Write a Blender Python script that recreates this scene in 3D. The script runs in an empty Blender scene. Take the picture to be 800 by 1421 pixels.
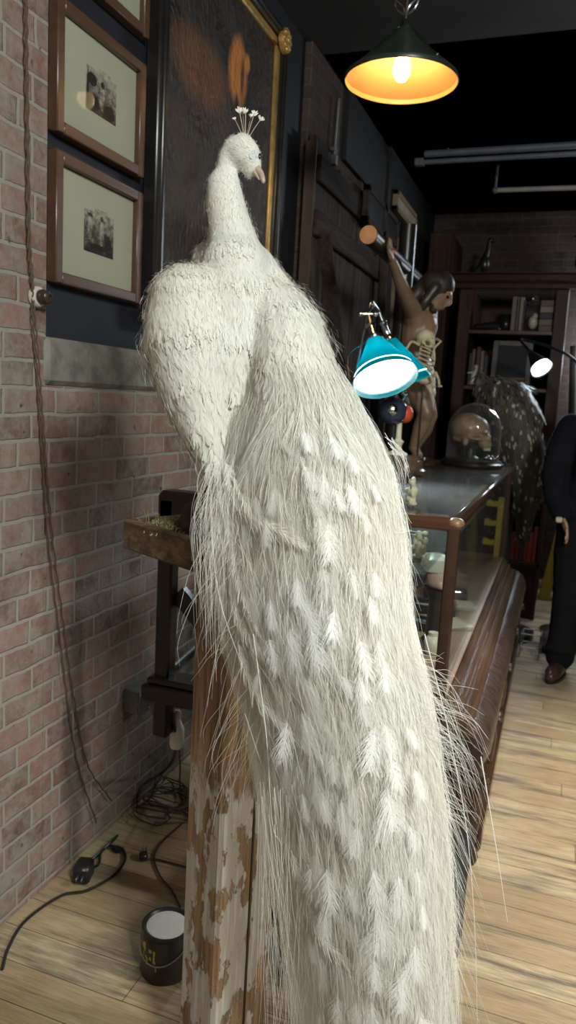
import bpy, bmesh, math, random
import numpy as np
from mathutils import Vector, Matrix
random.seed(7)
rng = np.random.default_rng(11)
SC = bpy.context.scene
COL = SC.collection
PI = math.pi

# ------------------------------------------------------------------ camera
CAM = np.array((1.28, 0.0, 1.45))
FPX = 1042.7255
YAW, PITCH, ROLL = (math.radians(a) for a in (19.4835, 8.5401, 3.2392))
FW = np.array((-math.sin(YAW)*math.cos(PITCH), math.cos(YAW)*math.cos(PITCH), -math.sin(PITCH)))
_r = np.array((math.cos(YAW), math.sin(YAW), 0.0)); _u = np.cross(_r, FW)
RT = _r*math.cos(ROLL)+_u*math.sin(ROLL); UP = np.cross(RT, FW)

def ray(px, py):
    return FW + (px-400)/FPX*RT - (py-710.5)/FPX*UP
def W(px, py, y):                       # the point of the place seen at a pixel, y metres into the room
    d = ray(px, py); return CAM + d*(y/d[1])
def WX(px, py, x):
    d = ray(px, py); return CAM + d*((x-CAM[0])/d[0])
def WZ(px, py, z):
    d = ray(px, py); return CAM + d*((z-CAM[2])/d[2])
def mpp(p):                             # metres per pixel at a point
    return float((np.asarray(p)-CAM) @ FW)/FPX

cd = bpy.data.cameras.new('camera'); cam = bpy.data.objects.new('camera', cd); COL.objects.link(cam)
cd.sensor_fit = 'VERTICAL'; cd.sensor_height = 36.0; cd.lens = FPX/1421*36.0
cd.clip_start = 0.05
M4 = Matrix.Identity(4)
for i in range(3):
    M4[i][0], M4[i][1], M4[i][2], M4[i][3] = RT[i], UP[i], -FW[i], CAM[i]
cam.matrix_world = M4
SC.camera = cam
cd.dof.use_dof = True; cd.dof.focus_distance = 1.2; cd.dof.aperture_fstop = 7.5

# ------------------------------------------------------------------ objects
OFF = {}
def setp(o, label=None, cat=None, group=None, kind=None):
    if label: o['label'] = label
    if cat: o['category'] = cat
    if group: o['group'] = group
    if kind: o['kind'] = kind
    return o
def thing(name, label, cat, loc, group=None):
    o = bpy.data.objects.new(name, None); COL.objects.link(o)
    o.location = [float(c) for c in loc]; o.empty_display_size = .05
    OFF[o.name] = np.array(loc, float)
    return setp(o, label, cat, group)

def mesh_obj(name, v, f, mat, parent=None, smooth=True, angle=40, loc=None):
    v = np.asarray(v, np.float64).reshape(-1, 3)
    if parent is not None: off = OFF[parent.name]
    elif loc is not None: off = np.array(loc, float)
    else:
        lo, hi = v.min(0), v.max(0); off = np.array(((lo[0]+hi[0])/2, (lo[1]+hi[1])/2, lo[2]))
    me = bpy.data.meshes.new(name)
    if isinstance(f, np.ndarray):       # all quads
        n = len(f); me.vertices.add(len(v)); me.vertices.foreach_set('co', (v-off).astype(np.float32).ravel())
        me.loops.add(n*4); me.loops.foreach_set('vertex_index', f.astype(np.int32).ravel())
        me.polygons.add(n); me.polygons.foreach_set('loop_start', np.arange(0, n*4, 4, dtype=np.int32))
        me.update(calc_edges=True)
        if smooth: me.polygons.foreach_set('use_smooth', np.ones(n, bool))
    else:
        me.from_pydata((v-off).tolist(), [], f); me.update()
        bm = bmesh.new(); bm.from_mesh(me); bmesh.ops.recalc_face_normals(bm, faces=bm.faces); bm.to_mesh(me); bm.free()
        if smooth:
            me.polygons.foreach_set('use_smooth', np.ones(len(me.polygons), bool))
            me.set_sharp_from_angle(angle=math.radians(angle))
    if mat: me.materials.append(mat)
    o = bpy.data.objects.new(name, me); COL.objects.link(o)
    if parent is not None:
        o.parent = parent; OFF[o.name] = off
    else:
        o.location = off; OFF[o.name] = off
    return o

def frame_from(t, hint=(0, 0, 1)):
    t = np.asarray(t, float); t = t/np.linalg.norm(t)
    h = np.asarray(hint, float)
    if abs(t@h) > .95: h = np.array((1., 0, 0)) if abs(t[0]) < .9 else np.array((0, 1., 0))
    a = np.cross(h, t); a /= np.linalg.norm(a); b = np.cross(t, a)
    return a, b, t
def rotz(a):
    c, s = math.cos(a), math.sin(a); return np.array(((c, -s, 0), (s, c, 0), (0, 0, 1.)))

class MB:
    def __init__(s): s.v = []; s.f = []
    def add(s, v, f):
        b = len(s.v); s.v.extend([tuple(map(float, p)) for p in v]); s.f.extend([tuple(b+i for i in q) for q in f]); return s
    def box(s, c, size, rz=0, ch=.003, R=None):
        h = np.array(size, float)/2; ch = min(ch, h.min()*.6)
        vs = []; idx = {}
        for sx in (-1, 1):
            for sy in (-1, 1):
                for sz in (-1, 1):
                    for k in range(3):
                        p = np.array((sx, sy, sz))*(h-ch); p[k] = (sx, sy, sz)[k]*h[k]
                        idx[(sx, sy, sz, k)] = len(vs); vs.append(p)
        fs = []
        for k in range(3):
            a, b = (k+1) % 3, (k+2) % 3
            for q in (-1, 1):
                def key(sa, sb, kk=k):
                    t = [0, 0, 0]; t[k] = q; t[a] = sa; t[b] = sb; return (*t, kk)
                fs.append([idx[key(*w)] for w in ((-1, -1), (1, -1), (1, 1), (-1, 1))])
        for k in range(3):                # edges along axis k
            a, b = (k+1) % 3, (k+2) % 3
            for sa in (-1, 1):
                for sb in (-1, 1):
                    def key(sk, kk):
                        t = [0, 0, 0]; t[k] = sk; t[a] = sa; t[b] = sb; return (*t, kk)
                    fs.append([idx[key(-1, a)], idx[key(1, a)], idx[key(1, b)], idx[key(-1, b)]])
        for sx in (-1, 1):
            for sy in (-1, 1):
                for sz in (-1, 1): fs.append([idx[(sx, sy, sz, k)] for k in range(3)])
        if R is None: R = rotz(rz)
        return s.add([np.asarray(c)+R@p for p in vs], fs)
    def b2(s, lo, hi, ch=.003):
        lo = np.array(lo, float); hi = np.array(hi, float); return s.box((lo+hi)/2, np.abs(hi-lo), ch=ch)
    def bar(s, a, b, w, t, ch=.003, hint=(0, 0, 1)):   # square bar between two points
        a = np.asarray(a, float); b = np.asarray(b, float); x, y, z = frame_from(b-a, hint)
        return s.box((a+b)/2, (w, t, np.linalg.norm(b-a)), ch=ch, R=np.array((x, y, z)).T)
    def tube(s, pts, r, n=8, caps=True):
        pts = [np.asarray(p, float) for p in pts]; m = len(pts)
        rs = [r]*m if np.isscalar(r) else list(r)
        t0 = pts[1]-pts[0]; a, b, _ = frame_from(t0); V = []; F = []
        for i, p in enumerate(pts):
            t = pts[min(i+1, m-1)]-pts[max(i-1, 0)]; t = t/(np.linalg.norm(t)+1e-12)
            a = a-t*(a@t); a /= np.linalg.norm(a)+1e-12; b = np.cross(t, a)
            for k in range(n):
                g = 2*PI*k/n; V.append(p+rs[i]*(math.cos(g)*a+math.sin(g)*b))
        for i in range(m-1):
            for k in range(n): F.append((i*n+k, i*n+(k+1) % n, (i+1)*n+(k+1) % n, (i+1)*n+k))
        if caps: F.append(tuple(range(n))[::-1]); F.append(tuple((m-1)*n+k for k in range(n)))
        return s.add(V, F)
    def lathe(s, prof, c, n=32, R=None, caps=True):
        c = np.asarray(c, float); V = []; F = []; m = len(prof)
        R = np.eye(3) if R is None else R
        for r, z in prof:
            for k in range(n):
                g = 2*PI*k/n; V.append(c+R@np.array((r*math.cos(g), r*math.sin(g), z)))
        for i in range(m-1):
            for k in range(n): F.append((i*n+k, i*n+(k+1) % n, (i+1)*n+(k+1) % n, (i+1)*n+k))
        if caps:
            if prof[0][0] > 1e-6: F.append(tuple(range(n))[::-1])
            if prof[-1][0] > 1e-6: F.append(tuple((m-1)*n+k for k in range(n)))
        return s.add(V, F)
    def ell(s, c, rad, R=None, nu=16, nv=10):
        R = np.eye(3) if R is None else R; c = np.asarray(c, float)
        rad = np.array((rad,)*3 if np.isscalar(rad) else rad, float); V = []; F = []
        V.append(c+R@(np.array((0, 0, 1))*rad))
        for i in range(1, nv):
            th = PI*i/nv
            for k in range(nu):
                g = 2*PI*k/nu
                V.append(c+R@(np.array((math.sin(th)*math.cos(g), math.sin(th)*math.sin(g), math.cos(th)))*rad))
        V.append(c+R@(np.array((0, 0, -1))*rad)); L = len(V)-1
        for k in range(nu): F.append((0, 1+k, 1+(k+1) % nu))
        for i in range(nv-2):
            for k in range(nu):
                a = 1+i*nu; F.append((a+k, a+nu+k, a+nu+(k+1) % nu, a+(k+1) % nu))
        a = 1+(nv-2)*nu
        for k in range(nu): F.append((L, a+(k+1) % nu, a+k))
        return s.add(V, F)
    def cap(s, pts, rs, n=12):          # tapered limb with rounded ends (input for blob)
        s.tube(pts, rs, n); 
        for p, r in zip(pts, rs): s.ell(p, r*.998, nu=n, nv=8)
        return s
    def prism(s, prof, o, ex, ey, ez, depth):   # polygon in (ex,ey), extruded along ez
        o, ex, ey, ez = (np.asarray(q, float) for q in (o, ex, ey, ez)); n = len(prof)
        V = [o+ex*a+ey*b for a, b in prof]+[o+ex*a+ey*b+ez*depth for a, b in prof]
        F = [tuple(range(n))[::-1], tuple(range(n, 2*n))]+[(i, (i+1) % n, n+(i+1) % n, n+i) for i in range(n)]
        return s.add(V, F)
    def build(s, name, mat, parent=None, **k): return mesh_obj(name, s.v, s.f, mat, parent, **k)

def apply_mods(o):
    bpy.context.view_layer.update()
    dg = bpy.context.evaluated_depsgraph_get()
    me = bpy.data.meshes.new_from_object(o.evaluated_get(dg)); old = o.data
    o.modifiers.clear(); o.data = me; me.name = o.name
    bpy.data.meshes.remove(old)
    me.polygons.foreach_set('use_smooth', np.ones(len(me.polygons), bool)); me.update()
    return o
def blob(mb, name, mat, parent=None, voxel=.01, smooth=4, cut=None, loc=None):   # one continuous surface out of overlapping volumes
    o = mesh_obj(name, mb.v, mb.f, None, parent, loc=loc)
    m = o.modifiers.new('r', 'REMESH'); m.mode = 'VOXEL'; m.voxel_size = voxel; m.adaptivity = 0
    if smooth:
        m = o.modifiers.new('s', 'SMOOTH'); m.factor = .5; m.iterations = smooth
    tmp = None
    if cut:
        tmp = mesh_obj('cutter', cut.v, cut.f, None, parent, loc=OFF[o.name] if parent is None else None)
        b = o.modifiers.new('b', 'BOOLEAN'); b.operation = 'DIFFERENCE'; b.object = tmp; b.solver = 'EXACT'
    apply_mods(o)
    if tmp: me = tmp.data; bpy.data.objects.remove(tmp); bpy.data.meshes.remove(me)
    o.data.materials.clear(); o.data.materials.append(mat)
    return o

def spline(pts, n=12):                   # Catmull-Rom through points
    p = [np.asarray(q, float) for q in pts]; p = [2*p[0]-p[1]]+p+[2*p[-1]-p[-2]]; out = []
    for i in range(1, len(p)-2):
        for k in range(n):
            t = k/n; a, b, c, d = p[i-1], p[i], p[i+1], p[i+2]
            out.append(.5*((2*b)+(c-a)*t+(2*a-5*b+4*c-d)*t*t+(3*b-a-3*c+d)*t**3))
    out.append(p[-2]); return out

# ------------------------------------------------------------------ materials
def newmat(name):
    m = bpy.data.materials.new(name); m.use_nodes = True; nt = m.node_tree
    return m, nt, nt.nodes['Principled BSDF'], nt.nodes['Material Output']
def N(nt, t, **k):
    n = nt.nodes.new(t)
    for a, b in k.items(): setattr(n, a, b)
    return n
def ramp(nt, fac, stops):
    r = N(nt, 'ShaderNodeValToRGB'); e = r.color_ramp.elements
    while len(e) < len(stops): e.new(.5)
    for el, (p, c) in zip(e, stops):
        el.position = p; el.color = (*c, 1) if len(c) == 3 else c
    nt.links.new(fac, r.inputs['Fac']); return r.outputs['Color']
def mixc(nt, fac, a, b, mode='MIX'):
    m = N(nt, 'ShaderNodeMix', data_type='RGBA', blend_type=mode)
    for s, v in ((m.inputs[0], fac), (m.inputs[6], a), (m.inputs[7], b)):
        if isinstance(v, bpy.types.NodeSocket): nt.links.new(v, s)
        elif isinstance(v, (int, float)): s.default_value = v
        else: s.default_value = (*v, 1)
    return m.outputs[2]
def math_(nt, op, a, b=0., c=None):
    m = N(nt, 'ShaderNodeMath', operation=op)
    for i, v in enumerate((a, b, c)):
        if v is None: continue
        if isinstance(v, bpy.types.NodeSocket): nt.links.new(v, m.inputs[i])
        else: m.inputs[i].default_value = v
    return m.outputs[0]
def coords(nt, scale=(1, 1, 1), rot=(0, 0, 0), src='Object'):
    tc = N(nt, 'ShaderNodeTexCoord'); mp = N(nt, 'ShaderNodeMapping')
    mp.inputs['Scale'].default_value = scale; mp.inputs['Rotation'].default_value = rot
    nt.links.new(tc.outputs[src], mp.inputs['Vector']); return mp.outputs['Vector']
def noise(nt, vec, scale=5, detail=4, rough=.55, out='Fac'):
    n = N(nt, 'ShaderNodeTexNoise'); n.inputs['Scale'].default_value = scale
    n.inputs['Detail'].default_value = detail; n.inputs['Roughness'].default_value = rough
    nt.links.new(vec, n.inputs['Vector']); return n.outputs[out]
def bump(nt, bsdf, h, strength=.3, dist=.005):
    b = N(nt, 'ShaderNodeBump'); b.inputs['Strength'].default_value = strength; b.inputs['Distance'].default_value = dist
    nt.links.new(h, b.inputs['Height']); nt.links.new(b.outputs['Normal'], bsdf.inputs['Normal']); return b
def pm(name, c1, c2=None, rough=.5, metal=0, scale=6, stretch=(1, 1, 1), bs=0, bscale=None, spec=.5, lo=.35, hi=.65, emit=None):
    m, nt, b, _ = newmat(name)
    if c2 is None: c2 = tuple(x*.8 for x in c1)
    v = coords(nt, stretch); n = noise(nt, v, scale, 6)
    nt.links.new(ramp(nt, n, ((lo, c1), (hi, c2))), b.inputs['Base Color'])
    b.inputs['Roughness'].default_value = rough; b.inputs['Metallic'].default_value = metal
    b.inputs['Specular IOR Level'].default_value = spec
    if bs:
        bump(nt, b, noise(nt, v, bscale or scale*4, 5), bs, .004)
    return m
def wood(name, c1, c2, axis=2, rough=.4, scale=14, bs=.15, spec=.5):
    st = [1, 1, 1]; st[axis] = .08
    return pm(name, c1, c2, rough, 0, scale, tuple(st), bs, scale*3, spec, .3, .7)
def emis(name, col, strength):
    m = bpy.data.materials.new(name); m.use_nodes = True; nt = m.node_tree; nt.nodes.clear()
    e = N(nt, 'ShaderNodeEmission'); e.inputs[0].default_value = (*col, 1); e.inputs[1].default_value = strength
    o = N(nt, 'ShaderNodeOutputMaterial'); nt.links.new(e.outputs[0], o.inputs[0]); return m
def glassmat(name, tint=(.93, .96, .95), rough=.02, ior=1.45, refl=1.0, refl_haze=0.):
    m = bpy.data.materials.new(name); m.use_nodes = True; nt = m.node_tree; nt.nodes.clear()
    t = N(nt, 'ShaderNodeBsdfTransparent'); t.inputs[0].default_value = (*tint, 1)
    g = N(nt, 'ShaderNodeBsdfGlossy'); g.inputs['Roughness'].default_value = rough
    fr = N(nt, 'ShaderNodeFresnel'); fr.inputs['IOR'].default_value = ior
    # the same reflectance from either side of the pane
    geo = N(nt, 'ShaderNodeNewGeometry')
    lw = N(nt, 'ShaderNodeLayerWeight'); lw.inputs['Blend'].default_value = .5
    f = math_(nt, 'POWER', lw.outputs['Facing'], 4.0); f = math_(nt, 'MULTIPLY_ADD', f, .8*refl, .045*refl)
    x = N(nt, 'ShaderNodeMixShader'); nt.links.new(f, x.inputs[0]); nt.links.new(t.outputs[0], x.inputs[1]); nt.links.new(g.outputs[0], x.inputs[2])
    if refl_haze:                            # pale haze mixed in for reflections and bright rims, stronger edge-on
        df = N(nt, 'ShaderNodeBsdfDiffuse'); df.inputs[0].default_value = (.75, .75, .72, 1); dn = noise(nt, coords(nt), 9, 4)
        k = math_(nt, 'MULTIPLY', math_(nt, 'ADD', math_(nt, 'POWER', lw.outputs['Facing'], 3.0), .10), refl_haze); k = math_(nt, 'MULTIPLY', k, math_(nt, 'ADD', dn, .5))
        x2 = N(nt, 'ShaderNodeMixShader'); nt.links.new(k, x2.inputs[0]); nt.links.new(x.outputs[0], x2.inputs[1]); nt.links.new(df.outputs[0], x2.inputs[2]); x = x2
    o = N(nt, 'ShaderNodeOutputMaterial'); nt.links.new(x.outputs[0], o.inputs[0]); return m

M = {}
def brickmat(name, palette, mortar, zoff, smear=.5):
    m, nt, b, _ = newmat(name)
    tc = N(nt, 'ShaderNodeTexCoord'); sep = N(nt, 'ShaderNodeSeparateXYZ')
    gm = N(nt, 'ShaderNodeNewGeometry'); nt.links.new(gm.outputs['Position'], sep.inputs[0])
    wob = noise(nt, gm.outputs['Position'], 9, 4)
    w2 = math_(nt, 'MULTIPLY_ADD', wob, .016, -.008)
    cx = N(nt, 'ShaderNodeCombineXYZ')
    nt.links.new(math_(nt, 'ADD', math_(nt, 'ADD', sep.outputs['X'], sep.outputs['Y']), w2), cx.inputs['X'])
    nt.links.new(math_(nt, 'ADD', math_(nt, 'SUBTRACT', sep.outputs['Z'], zoff), w2), cx.inputs['Y'])
    bt = N(nt, 'ShaderNodeTexBrick'); nt.links.new(cx.outputs[0], bt.inputs['Vector'])
    for k, v in (('Scale', 1.0), ('Mortar Size', .0062), ('Mortar Smooth', .35), ('Bias', 0), ('Brick Width', .2), ('Row Height', .0677)):
        bt.inputs[k].default_value = v
    bt.offset = .5; bt.squash = .62; bt.squash_frequency = 3
    bt.inputs['Color1'].default_value = (0, 0, 0, 1); bt.inputs['Color2'].default_value = (1, 1, 1, 1); bt.inputs['Mortar'].default_value = (.5, .5, .5, 1)
    n1 = noise(nt, gm.outputs['Position'], 14, 8, .65); n2 = noise(nt, gm.outputs['Position'], 60, 6, .7); n3 = noise(nt, gm.outputs['Position'], 3.2, 4)
    mixed = math_(nt, 'ADD', math_(nt, 'MULTIPLY', bt.outputs['Color'], .6), math_(nt, 'MULTIPLY', n1, .4))
    bc = ramp(nt, mixed, ((.12, palette[0]), (.4, palette[1]), (.62, palette[2]), (.85, palette[3])))
    # lime haze left on the faces
    hz = math_(nt, 'ADD', math_(nt, 'MULTIPLY', n1, .6), math_(nt, 'MULTIPLY', n2, .4))
    hz = math_(nt, 'ADD', hz, math_(nt, 'MULTIPLY', math_(nt, 'SUBTRACT', n3, .5), .35))
    hzf = ramp(nt, hz, ((.42, (0, 0, 0)), (.62, (smear,)*3)))
    mort = mixc(nt, n2, mortar, tuple(x*.72 for x in mortar))
    c = mixc(nt, hzf, bc, mort); c = mixc(nt, bt.outputs['Fac'], c, mort)
    holes = ramp(nt, noise(nt, gm.outputs['Position'], 22, 3), ((.26, (.25, .22, .2)), (.33, (1, 1, 1))))
    c = mixc(nt, 1.0, c, holes, 'MULTIPLY')
    nt.links.new(c, b.inputs['Base Color']); b.inputs['Roughness'].default_value = .9; b.inputs['Specular IOR Level'].default_value = .25
    h = math_(nt, 'ADD', math_(nt, 'MULTIPLY', bt.outputs['Fac'], -.8), math_(nt, 'MULTIPLY', n2, .7)); h = math_(nt, 'ADD', h, math_(nt, 'MULTIPLY', n1, .5))
    bump(nt, b, h, .7, .008)
    return m
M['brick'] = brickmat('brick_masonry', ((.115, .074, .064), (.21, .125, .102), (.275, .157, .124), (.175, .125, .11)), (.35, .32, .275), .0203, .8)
M['backbrick'] = brickmat('shade_darkened_brick', ((.05, .035, .03), (.07, .045, .036), (.085, .055, .045), (.06, .045, .04)), (.11, .09, .075), .0203)  # brick again in darker colours, the dim light painted in
M['stone'] = pm('sill_stone', (.25, .24, .20), (.12, .115, .10), .9, 0, 12, (1, 1, 1), .6, 60, .2, .35, .62)
M['navy'] = pm('navy_paint', (.010, .011, .017), (.008, .0085, .013), .62, 0, 5, bs=.05)
M['black_wall'] = pm('dark_plaster', (.011, .0105, .012), (.008, .008, .009), .75, 0, 4, bs=.2)
M['ceil'] = pm('dark_ceiling', (.05, .05, .055), (.035, .035, .04), .8, 0, 3, bs=.1)
def floormat():
    m, nt, b, _ = newmat('wide_plank_floor'); gm = N(nt, 'ShaderNodeNewGeometry'); P = gm.outputs['Position']
    bt = N(nt, 'ShaderNodeTexBrick'); sp_ = N(nt, 'ShaderNodeSeparateXYZ'); nt.links.new(P, sp_.inputs[0]); row = math_(nt, 'FLOOR', math_(nt, 'DIVIDE', sp_.outputs['Y'], .108))
    cx = N(nt, 'ShaderNodeCombineXYZ'); nt.links.new(math_(nt, 'ADD', sp_.outputs['X'], math_(nt, 'MULTIPLY', math_(nt, 'FRACT', math_(nt, 'MULTIPLY', row, .7548)), 2.3)), cx.inputs['X']); nt.links.new(sp_.outputs['Y'], cx.inputs['Y']); nt.links.new(cx.outputs[0], bt.inputs['Vector'])
    for k, v in (('Scale', 1.0), ('Mortar Size', .0011), ('Mortar Smooth', .2), ('Bias', 0), ('Brick Width', 2.3), ('Row Height', .108)): bt.inputs[k].default_value = v
    bt.offset = 0.; bt.squash = 1; bt.inputs['Color1'].default_value = (0, 0, 0, 1); bt.inputs['Color2'].default_value = (1, 1, 1, 1)
    mp = N(nt, 'ShaderNodeMapping'); mp.inputs['Scale'].default_value = (1.1, 9, 1); nt.links.new(P, mp.inputs['Vector'])
    g = noise(nt, mp.outputs[0], 3.2, 8, .62); mp2 = N(nt, 'ShaderNodeMapping'); mp2.inputs['Scale'].default_value = (4, 60, 1); nt.links.new(P, mp2.inputs['Vector'])
    g2 = noise(nt, mp2.outputs[0], 3, 4)
    mp3 = N(nt, 'ShaderNodeMapping'); mp3.inputs['Scale'].default_value = (.75, 8, 1); mp3.inputs['Location'].default_value = (3.1, 1.7, 0); nt.links.new(P, mp3.inputs['Vector'])
    st = noise(nt, mp3.outputs[0], 2.4, 9, .7)
    mixed = math_(nt, 'ADD', math_(nt, 'MULTIPLY', bt.outputs['Color'], .45), math_(nt, 'MULTIPLY', g, .55))
    c = ramp(nt, mixed, ((.2, (.33, .235, .135)), (.5, (.47, .355, .215)), (.8, (.58, .46, .30))))
    c = mixc(nt, ramp(nt, g2, ((.4, (0,)*3), (.7, (.6,)*3))), c, (.20, .14, .08))
    sf = ramp(nt, math_(nt, 'ADD', st, math_(nt, 'MULTIPLY', math_(nt, 'SUBTRACT', bt.outputs['Color'], .5), .12)), ((.49, (0, 0, 0)), (.66, (.85, .85, .85))))
    c = mixc(nt, sf, c, (.085, .07, .055)); c = mixc(nt, bt.outputs['Fac'], c, (.04, .03, .02))
    nt.links.new(c, b.inputs['Base Color']); b.inputs['Roughness'].default_value = .5; b.inputs['Specular IOR Level'].default_value = .3
    bump(nt, b, math_(nt, 'SUBTRACT', math_(nt, 'MULTIPLY', g2, .3), bt.outputs['Fac']), .3, .004)
    return m
M['floor'] = floormat()
def barnmat(name, dark, mid, pale, paintcol=None, amount=.5, axis=2, turn=0.):
    m, nt, b, _ = newmat(name); st = [1, 1, 1]; st[axis] = .07
    v = coords(nt, tuple(st)) if not turn else coords(nt, tuple(st), (0, 0, turn)); g = noise(nt, v, 26, 8, .65); g2 = noise(nt, v, 90, 4)
    c = ramp(nt, g, ((.28, dark), (.5, mid), (.72, pale)))
    c = mixc(nt, ramp(nt, g2, ((.4, (.5,)*3), (.5, (0,)*3))), c, dark)
    h = math_(nt, 'ADD', math_(nt, 'MULTIPLY', g, .6), math_(nt, 'MULTIPLY', g2, .4))
    if paintcol:
        st2 = [1, 1, 1]; st2[axis] = .42
        v2 = coords(nt, tuple(st2)); q = noise(nt, v2, 19, 9, .6)
        f = ramp(nt, q, ((amount-.012, (0, 0, 0)), (amount+.012, (1, 1, 1))))
        sz = N(nt, 'ShaderNodeSeparateXYZ'); nt.links.new(coords(nt), sz.inputs[0])   # the paint only survives on the lower part
        hz = math_(nt, 'ADD', sz.outputs['Z'], math_(nt, 'MULTIPLY', q, .5)); f = mixc(nt, ramp(nt, hz, ((.95, (1,)*3), (1.0, (0,)*3))), (0, 0, 0), f)
        pc = mixc(nt, ramp(nt, g2, ((.35, (0,)*3), (.5, (.4,)*3))), paintcol, mid)
        c = mixc(nt, f, c, pc); h = math_(nt, 'ADD', h, math_(nt, 'MULTIPLY', f, 1.4))
    nt.links.new(c, b.inputs['Base Color']); b.inputs['Roughness'].default_value = .85; b.inputs['Specular IOR Level'].default_value = .2
    bump(nt, b, h, .6, .004); return m
M['post'] = barnmat('flaking_paint_timber', (.09, .055, .035), (.26, .16, .085), (.40, .27, .15), (.50, .49, .43), .47, 2)
M['tray'] = barnmat('weathered_board', (.04, .027, .017), (.13, .088, .052), (.23, .16, .098), None, .5, 0, math.radians(27))
M['barn'] = barnmat('dark_barn_board', (.022, .017, .014), (.065, .05, .042), (.12, .095, .08), None, .5, 2)
M['barnrail'] = barnmat('dark_barn_rail', (.02, .015, .012), (.05, .037, .03), (.085, .065, .052), None, .5, 1)
M['frame'] = wood('walnut_frame', (.115, .058, .035), (.07, .035, .022), 1, .35, 20)
M['mat'] = pm('picture_mat', (.40, .41, .30), (.37, .38, .28), .85, 0, 3)
M['gold'] = pm('gilt', (.66, .42, .13), (.45, .27, .08), .4, .5, 20, bs=.3)
M['ebony'] = pm('ebonised_wood', (.012, .011, .012), (.02, .017, .015), .3, 0, 12, bs=.05)
M['black_wood'] = pm('black_brown_wood', (.016, .011, .009), (.03, .02, .014), .35, 0, 10, (1, 1, .2), .1)
M['case_wood'] = wood('case_mahogany', (.07, .034, .021), (.034, .017, .012), 2, .22, 16)
M['case_woody'] = wood('case_mahogany_along', (.07, .036, .024), (.036, .019, .014), 1, .16, 16)
M['molding'] = wood('moulding_oak', (.15, .088, .052), (.05, .031, .022), 1, .25, 24)
M['ledge'] = pm('crazed_dark_varnish', (.095, .06, .048), (.04, .028, .024), .24, 0, 18, (.7, 3.5, .7), 1.0, 30)
M['bookcase'] = wood('bookcase_wood', (.07, .032, .024), (.035, .017, .013), 2, .45, 10, .15, .2)
M['chrome'] = pm('chrome', (.75, .76, .78), (.6, .6, .62), .15, 1.0, 10)
M['steel'] = pm('galvanised', (.36, .37, .38), (.26, .27, .28), .4, .85, 14, bs=.1)
M['pipe'] = pm('grey_pipe_paint', (.16, .17, .2), (.12, .13, .16), .45, .1, 10)
M['blackplastic'] = pm('black_plastic', (.012, .012, .013), (.018, .018, .018), .35, 0, 10)
M['cord_brown'] = pm('brown_cloth_cord', (.11, .07, .04), (.07, .045, .026), .8, 0, 200)
M['cord_dark'] = pm('dark_red_wire', (.06, .03, .02), (.03, .02, .015), .5, 0, 40)
M['porcelain'] = pm('porcelain', (.62, .58, .5), (.5, .46, .39), .3, 0, 9)
M['bakelite'] = pm('bakelite', (.05, .03, .02), (.03, .02, .014), .35, 0, 9)
M['white_paint'] = pm('dried_white_paint', (.72, .70, .66), (.62, .6, .56), .6, 0, 14, bs=.3)
M['can'] = pm('can_black_label', (.018, .018, .017), (.03, .028, .022), .35, 0, 9)
M['canlabel'] = pm('can_yellow_marks', (.5, .42, .06), (.3, .25, .04), .4, 0, 30)
M['glass'] = glassmat('case_glass', refl=.55, refl_haze=.05)
M['sideglass'] = glassmat('case_side_glass', refl=.5, refl_haze=.018)
M['domeglass'] = glassmat('dome_glass', (.95, .97, .98), .015, refl=1.3, refl_haze=.2)
M['picglass'] = glassmat('picture_glass', (.97, .97, .97), .01, refl=.035)
M['bone'] = pm('old_bone', (.33, .22, .12), (.20, .13, .07), .5, 0, 14, bs=.25)
M['ivory'] = pm('ivory_bone', (.62, .55, .38), (.45, .38, .24), .55, 0, 25, bs=.2)
M['coral'] = pm('pale_bone', (.66, .62, .46), (.5, .46, .31), .6, 0, 22, bs=.4)
M['flesh'] = pm('painted_flesh', (.30, .19, .12), (.21, .125, .078), .4, 0, 9, bs=.1)
M['darkhair'] = pm('painted_dark_hair', (.022, .018, .016), (.04, .032, .028), .4, 0, 30, (1, 1, .3), .5, 60)
M['blood'] = pm('painted_red', (.35, .06, .035), (.25, .045, .03), .4, 0, 20)
M['rock'] = pm('dark_driftwood', (.08, .055, .042), (.05, .034, .027), .85, 0, 9, bs=.6, bscale=24)
M['moss'] = pm('dry_moss', (.24, .23, .09), (.38, .36, .18), .95, 0, 90)
M['yellow'] = pm('yellow_paint', (.62, .43, .04), (.5, .34, .03), .4, 0, 5)
M['cloth_black'] = pm('black_jacket_cloth', (.008, .009, .013), (.012, .013, .018), .9, 0, 12, bs=.3, bscale=40, spec=.12)
M['trouser'] = pm('black_trouser_cloth', (.009, .009, .011), (.013, .013, .015), .9, 0, 12, bs=.3, bscale=40, spec=.12)
M['leather'] = pm('brown_leather', (.09, .042, .028), (.05, .024, .017), .32, 0, 14, bs=.1)
M['skin'] = pm('skin', (.55, .33, .24), (.5, .29, .2), .5, 0, 8)
M['cream'] = pm('cream_enamel', (.70, .62, .46), (.6, .52, .38), .35, 0, 10)
M['eyedark'] = pm('dark_glossy_ball', (.02, .03, .07), (.05, .06, .09), .08, .3, 7)
M['red'] = pm('red_enamel', (.6, .09, .03), (.5, .07, .025), .3, 0, 8)
M['pink'] = pm('pale_pink_wax', (.62, .40, .34), (.5, .3, .25), .4, 0, 12)
M['paper'] = pm('old_paper', (.42, .38, .28), (.34, .30, .21), .85, 0, 14)
M['brown_box'] = pm('brown_leather_box', (.17, .09, .045), (.11, .055, .03), .5, 0, 10)
M['blue_velvet'] = pm('dark_blue_lining', (.03, .035, .07), (.02, .024, .05), .8, 0, 20)
M['beak'] = pm('horn_beak', (.46, .37, .29), (.32, .24, .18), .4, 0, 30)
M['blueskin'] = pm('pale_blue_skin', (.36, .43, .45), (.56, .58, .54), .75, 0, 220, bs=.3)
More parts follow.
